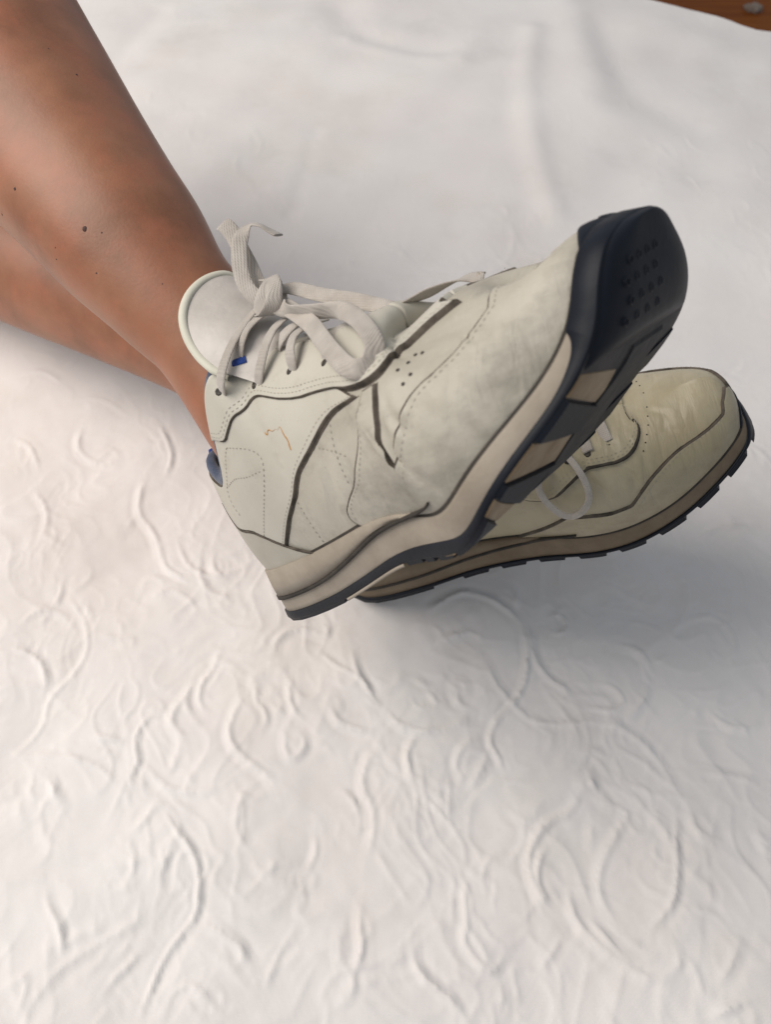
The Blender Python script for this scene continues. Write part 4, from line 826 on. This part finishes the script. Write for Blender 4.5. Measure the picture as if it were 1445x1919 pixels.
L2 = [(0,.29,0,.9)]+[(a, a+.048, .02, .6) for a in np.arange(.345, .90, .0765)]+[(.955,1.0,0,.95)]
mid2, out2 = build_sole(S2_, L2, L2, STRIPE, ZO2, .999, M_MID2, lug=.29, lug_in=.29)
nl = [(.25,.8,.55)]*len(LOOP2)
S2_.tape('lace_loop', LOOP2, nl, .36, thick=.22, n=110)
for i, (t, v) in enumerate([(.778,.66),(.735,.62),(.69,.60),(.64,.58)]):
    a = S2_.on([(t, v)], 1, .26)[0]; b = S2_.on([(t+.005, .97)], 1, .35)[0]; c = S2_.on([(t, v)], -1, .26)[0]; b2 = S2_.on([(t+.005, .97)], -1, .35)[0]
    S2_.tape('lace', [a, a*.5+b*.5+np.array([0,.2,.25]), b, b2, b2*.5+c*.5+np.array([0,-.2,.25]), c], [(0,1,.3),(0,.7,.7),(0,.2,1),(0,-.2,1),(0,-.7,.7),(0,-1,.3)], .6)
tt2 = [(8.6,-3.0,11.5),(8.0,-2.6,12.8),(7.6,-1.6,13.8),(7.4,0,14.2),(7.6,1.6,13.8),(8.0,2.6,12.8),(8.6,3.0,11.5)]
tb2 = [(11,-2.4,10.3),(11,-1.9,10.9),(11,-1.1,11.6),(11,0,11.8),(11,1.1,11.6),(11,1.9,10.9),(11,2.4,10.3)]
tongue(S2_, tt2, tb2)

# ---- the wearer's legs ------------------------------------------------------
M_SKIN = mat('tanned_skin', (.225,.092,.048), (.325,.145,.08), 22, .44, .2, 620, .42, bdist=.0005, sss=.12, extra=[((.36,.13,.07), 36, .46, .68, .7, (1,1,1)), ((.24,.105,.06), 160, .58, .78, .35, (1,1,1)), ((.22,.10,.06), 620, .66, .76, .3, (1,1,1))])
M_MOLE = mat('dark_mole', (.045,.02,.018), (.07,.03,.025), 400, .7)
def limb(st):
    C = ARR([s[0] for s in st]); r1 = ARR([s[1] for s in st])*.01; r2 = ARR([s[2] for s in st])*.01
    n = 120; d = np.concatenate([[0], np.cumsum(np.linalg.norm(np.diff(C, axis=0), axis=1))]); x = np.linspace(0, d[-1], n)
    P = hermite(x, d, C); a = hermite(x, d, r1); b = hermite(x, d, r2)
    T = np.gradient(P, axis=0); T /= np.linalg.norm(T, axis=1)[:, None]
    view = P-CP; view /= np.linalg.norm(view, axis=1)[:, None]
    U = np.cross(T, view); U /= np.linalg.norm(U, axis=1)[:, None]; W = np.cross(U, T)
    return P, T, U, W, a, b
def legs():
    V = []; F = []; off = 0; k = 64
    for key in ('upper', 'under'):
        P, T, U, W, a, b = limb(LEGS[key]); n = len(P)
        th = np.linspace(0, math.tau, k, endpoint=False)
        for i in range(n):
            u = i/(n-1)
            # shin edge slightly keeled, tendon hollow behind the ankle bone
            rad = 1+.035*np.cos(2*th+.6)-.030*np.exp(-((th-math.radians(222))/.32)**2)*math.exp(-((u-.42)/.16)**2)+.018*np.exp(-((th-math.radians(250))/.5)**2)
            V.append(P[i]+U[i]*(np.cos(th)*a[i]*rad)[:, None]+W[i]*(np.sin(th)*b[i]*rad)[:, None])
        f = grid_faces(n, k, closed_m=True, flip=False)+off
        F += [tuple(q) for q in f]; F += [tuple(off+j for j in range(k)), tuple(off+(n-1)*k+j for j in range(k))[::-1]]; off += n*k
    V = np.vstack(V)
    o = mesh_obj('person', V, F, M_SKIN)
    bm = bmesh.new(); bm.from_mesh(o.data); bmesh.ops.recalc_face_normals(bm, faces=bm.faces); bm.to_mesh(o.data); bm.free()
    tag(o, 'tanned bare lower legs of a person wearing the sneakers, entering from upper left', 'person')
    from mathutils.bvhtree import BVHTree
    t = BVHTree.FromPolygons([tuple(v) for v in V], F)
    for (px, py, r) in MOLES:
        d = Vector(px_dir((px, py))).normalized(); hit = t.ray_cast(Vector(CP), d)
        if hit[0] is None: continue
        c, nn = hit[0], hit[1].normalized()
        if nn.dot(d) > 0: nn = -nn
        rr = r*hit[3]/1442; bm = bmesh.new(); bmesh.ops.create_icosphere(bm, subdivisions=2, radius=rr)
        for v in bm.verts: v.co.z *= .22; v.co *= 1+.15*math.sin(v.co.x*9000+px)
        me = bpy.data.meshes.new('mole'); bm.to_mesh(me); bm.free(); me.materials.append(M_MOLE)
        for q in me.polygons: q.use_smooth = True
        q = bpy.data.objects.new('mole', me); COL.objects.link(q); q.parent = o; q.location = c; q.rotation_euler = nn.to_track_quat('Z', 'Y').to_euler()
legs()
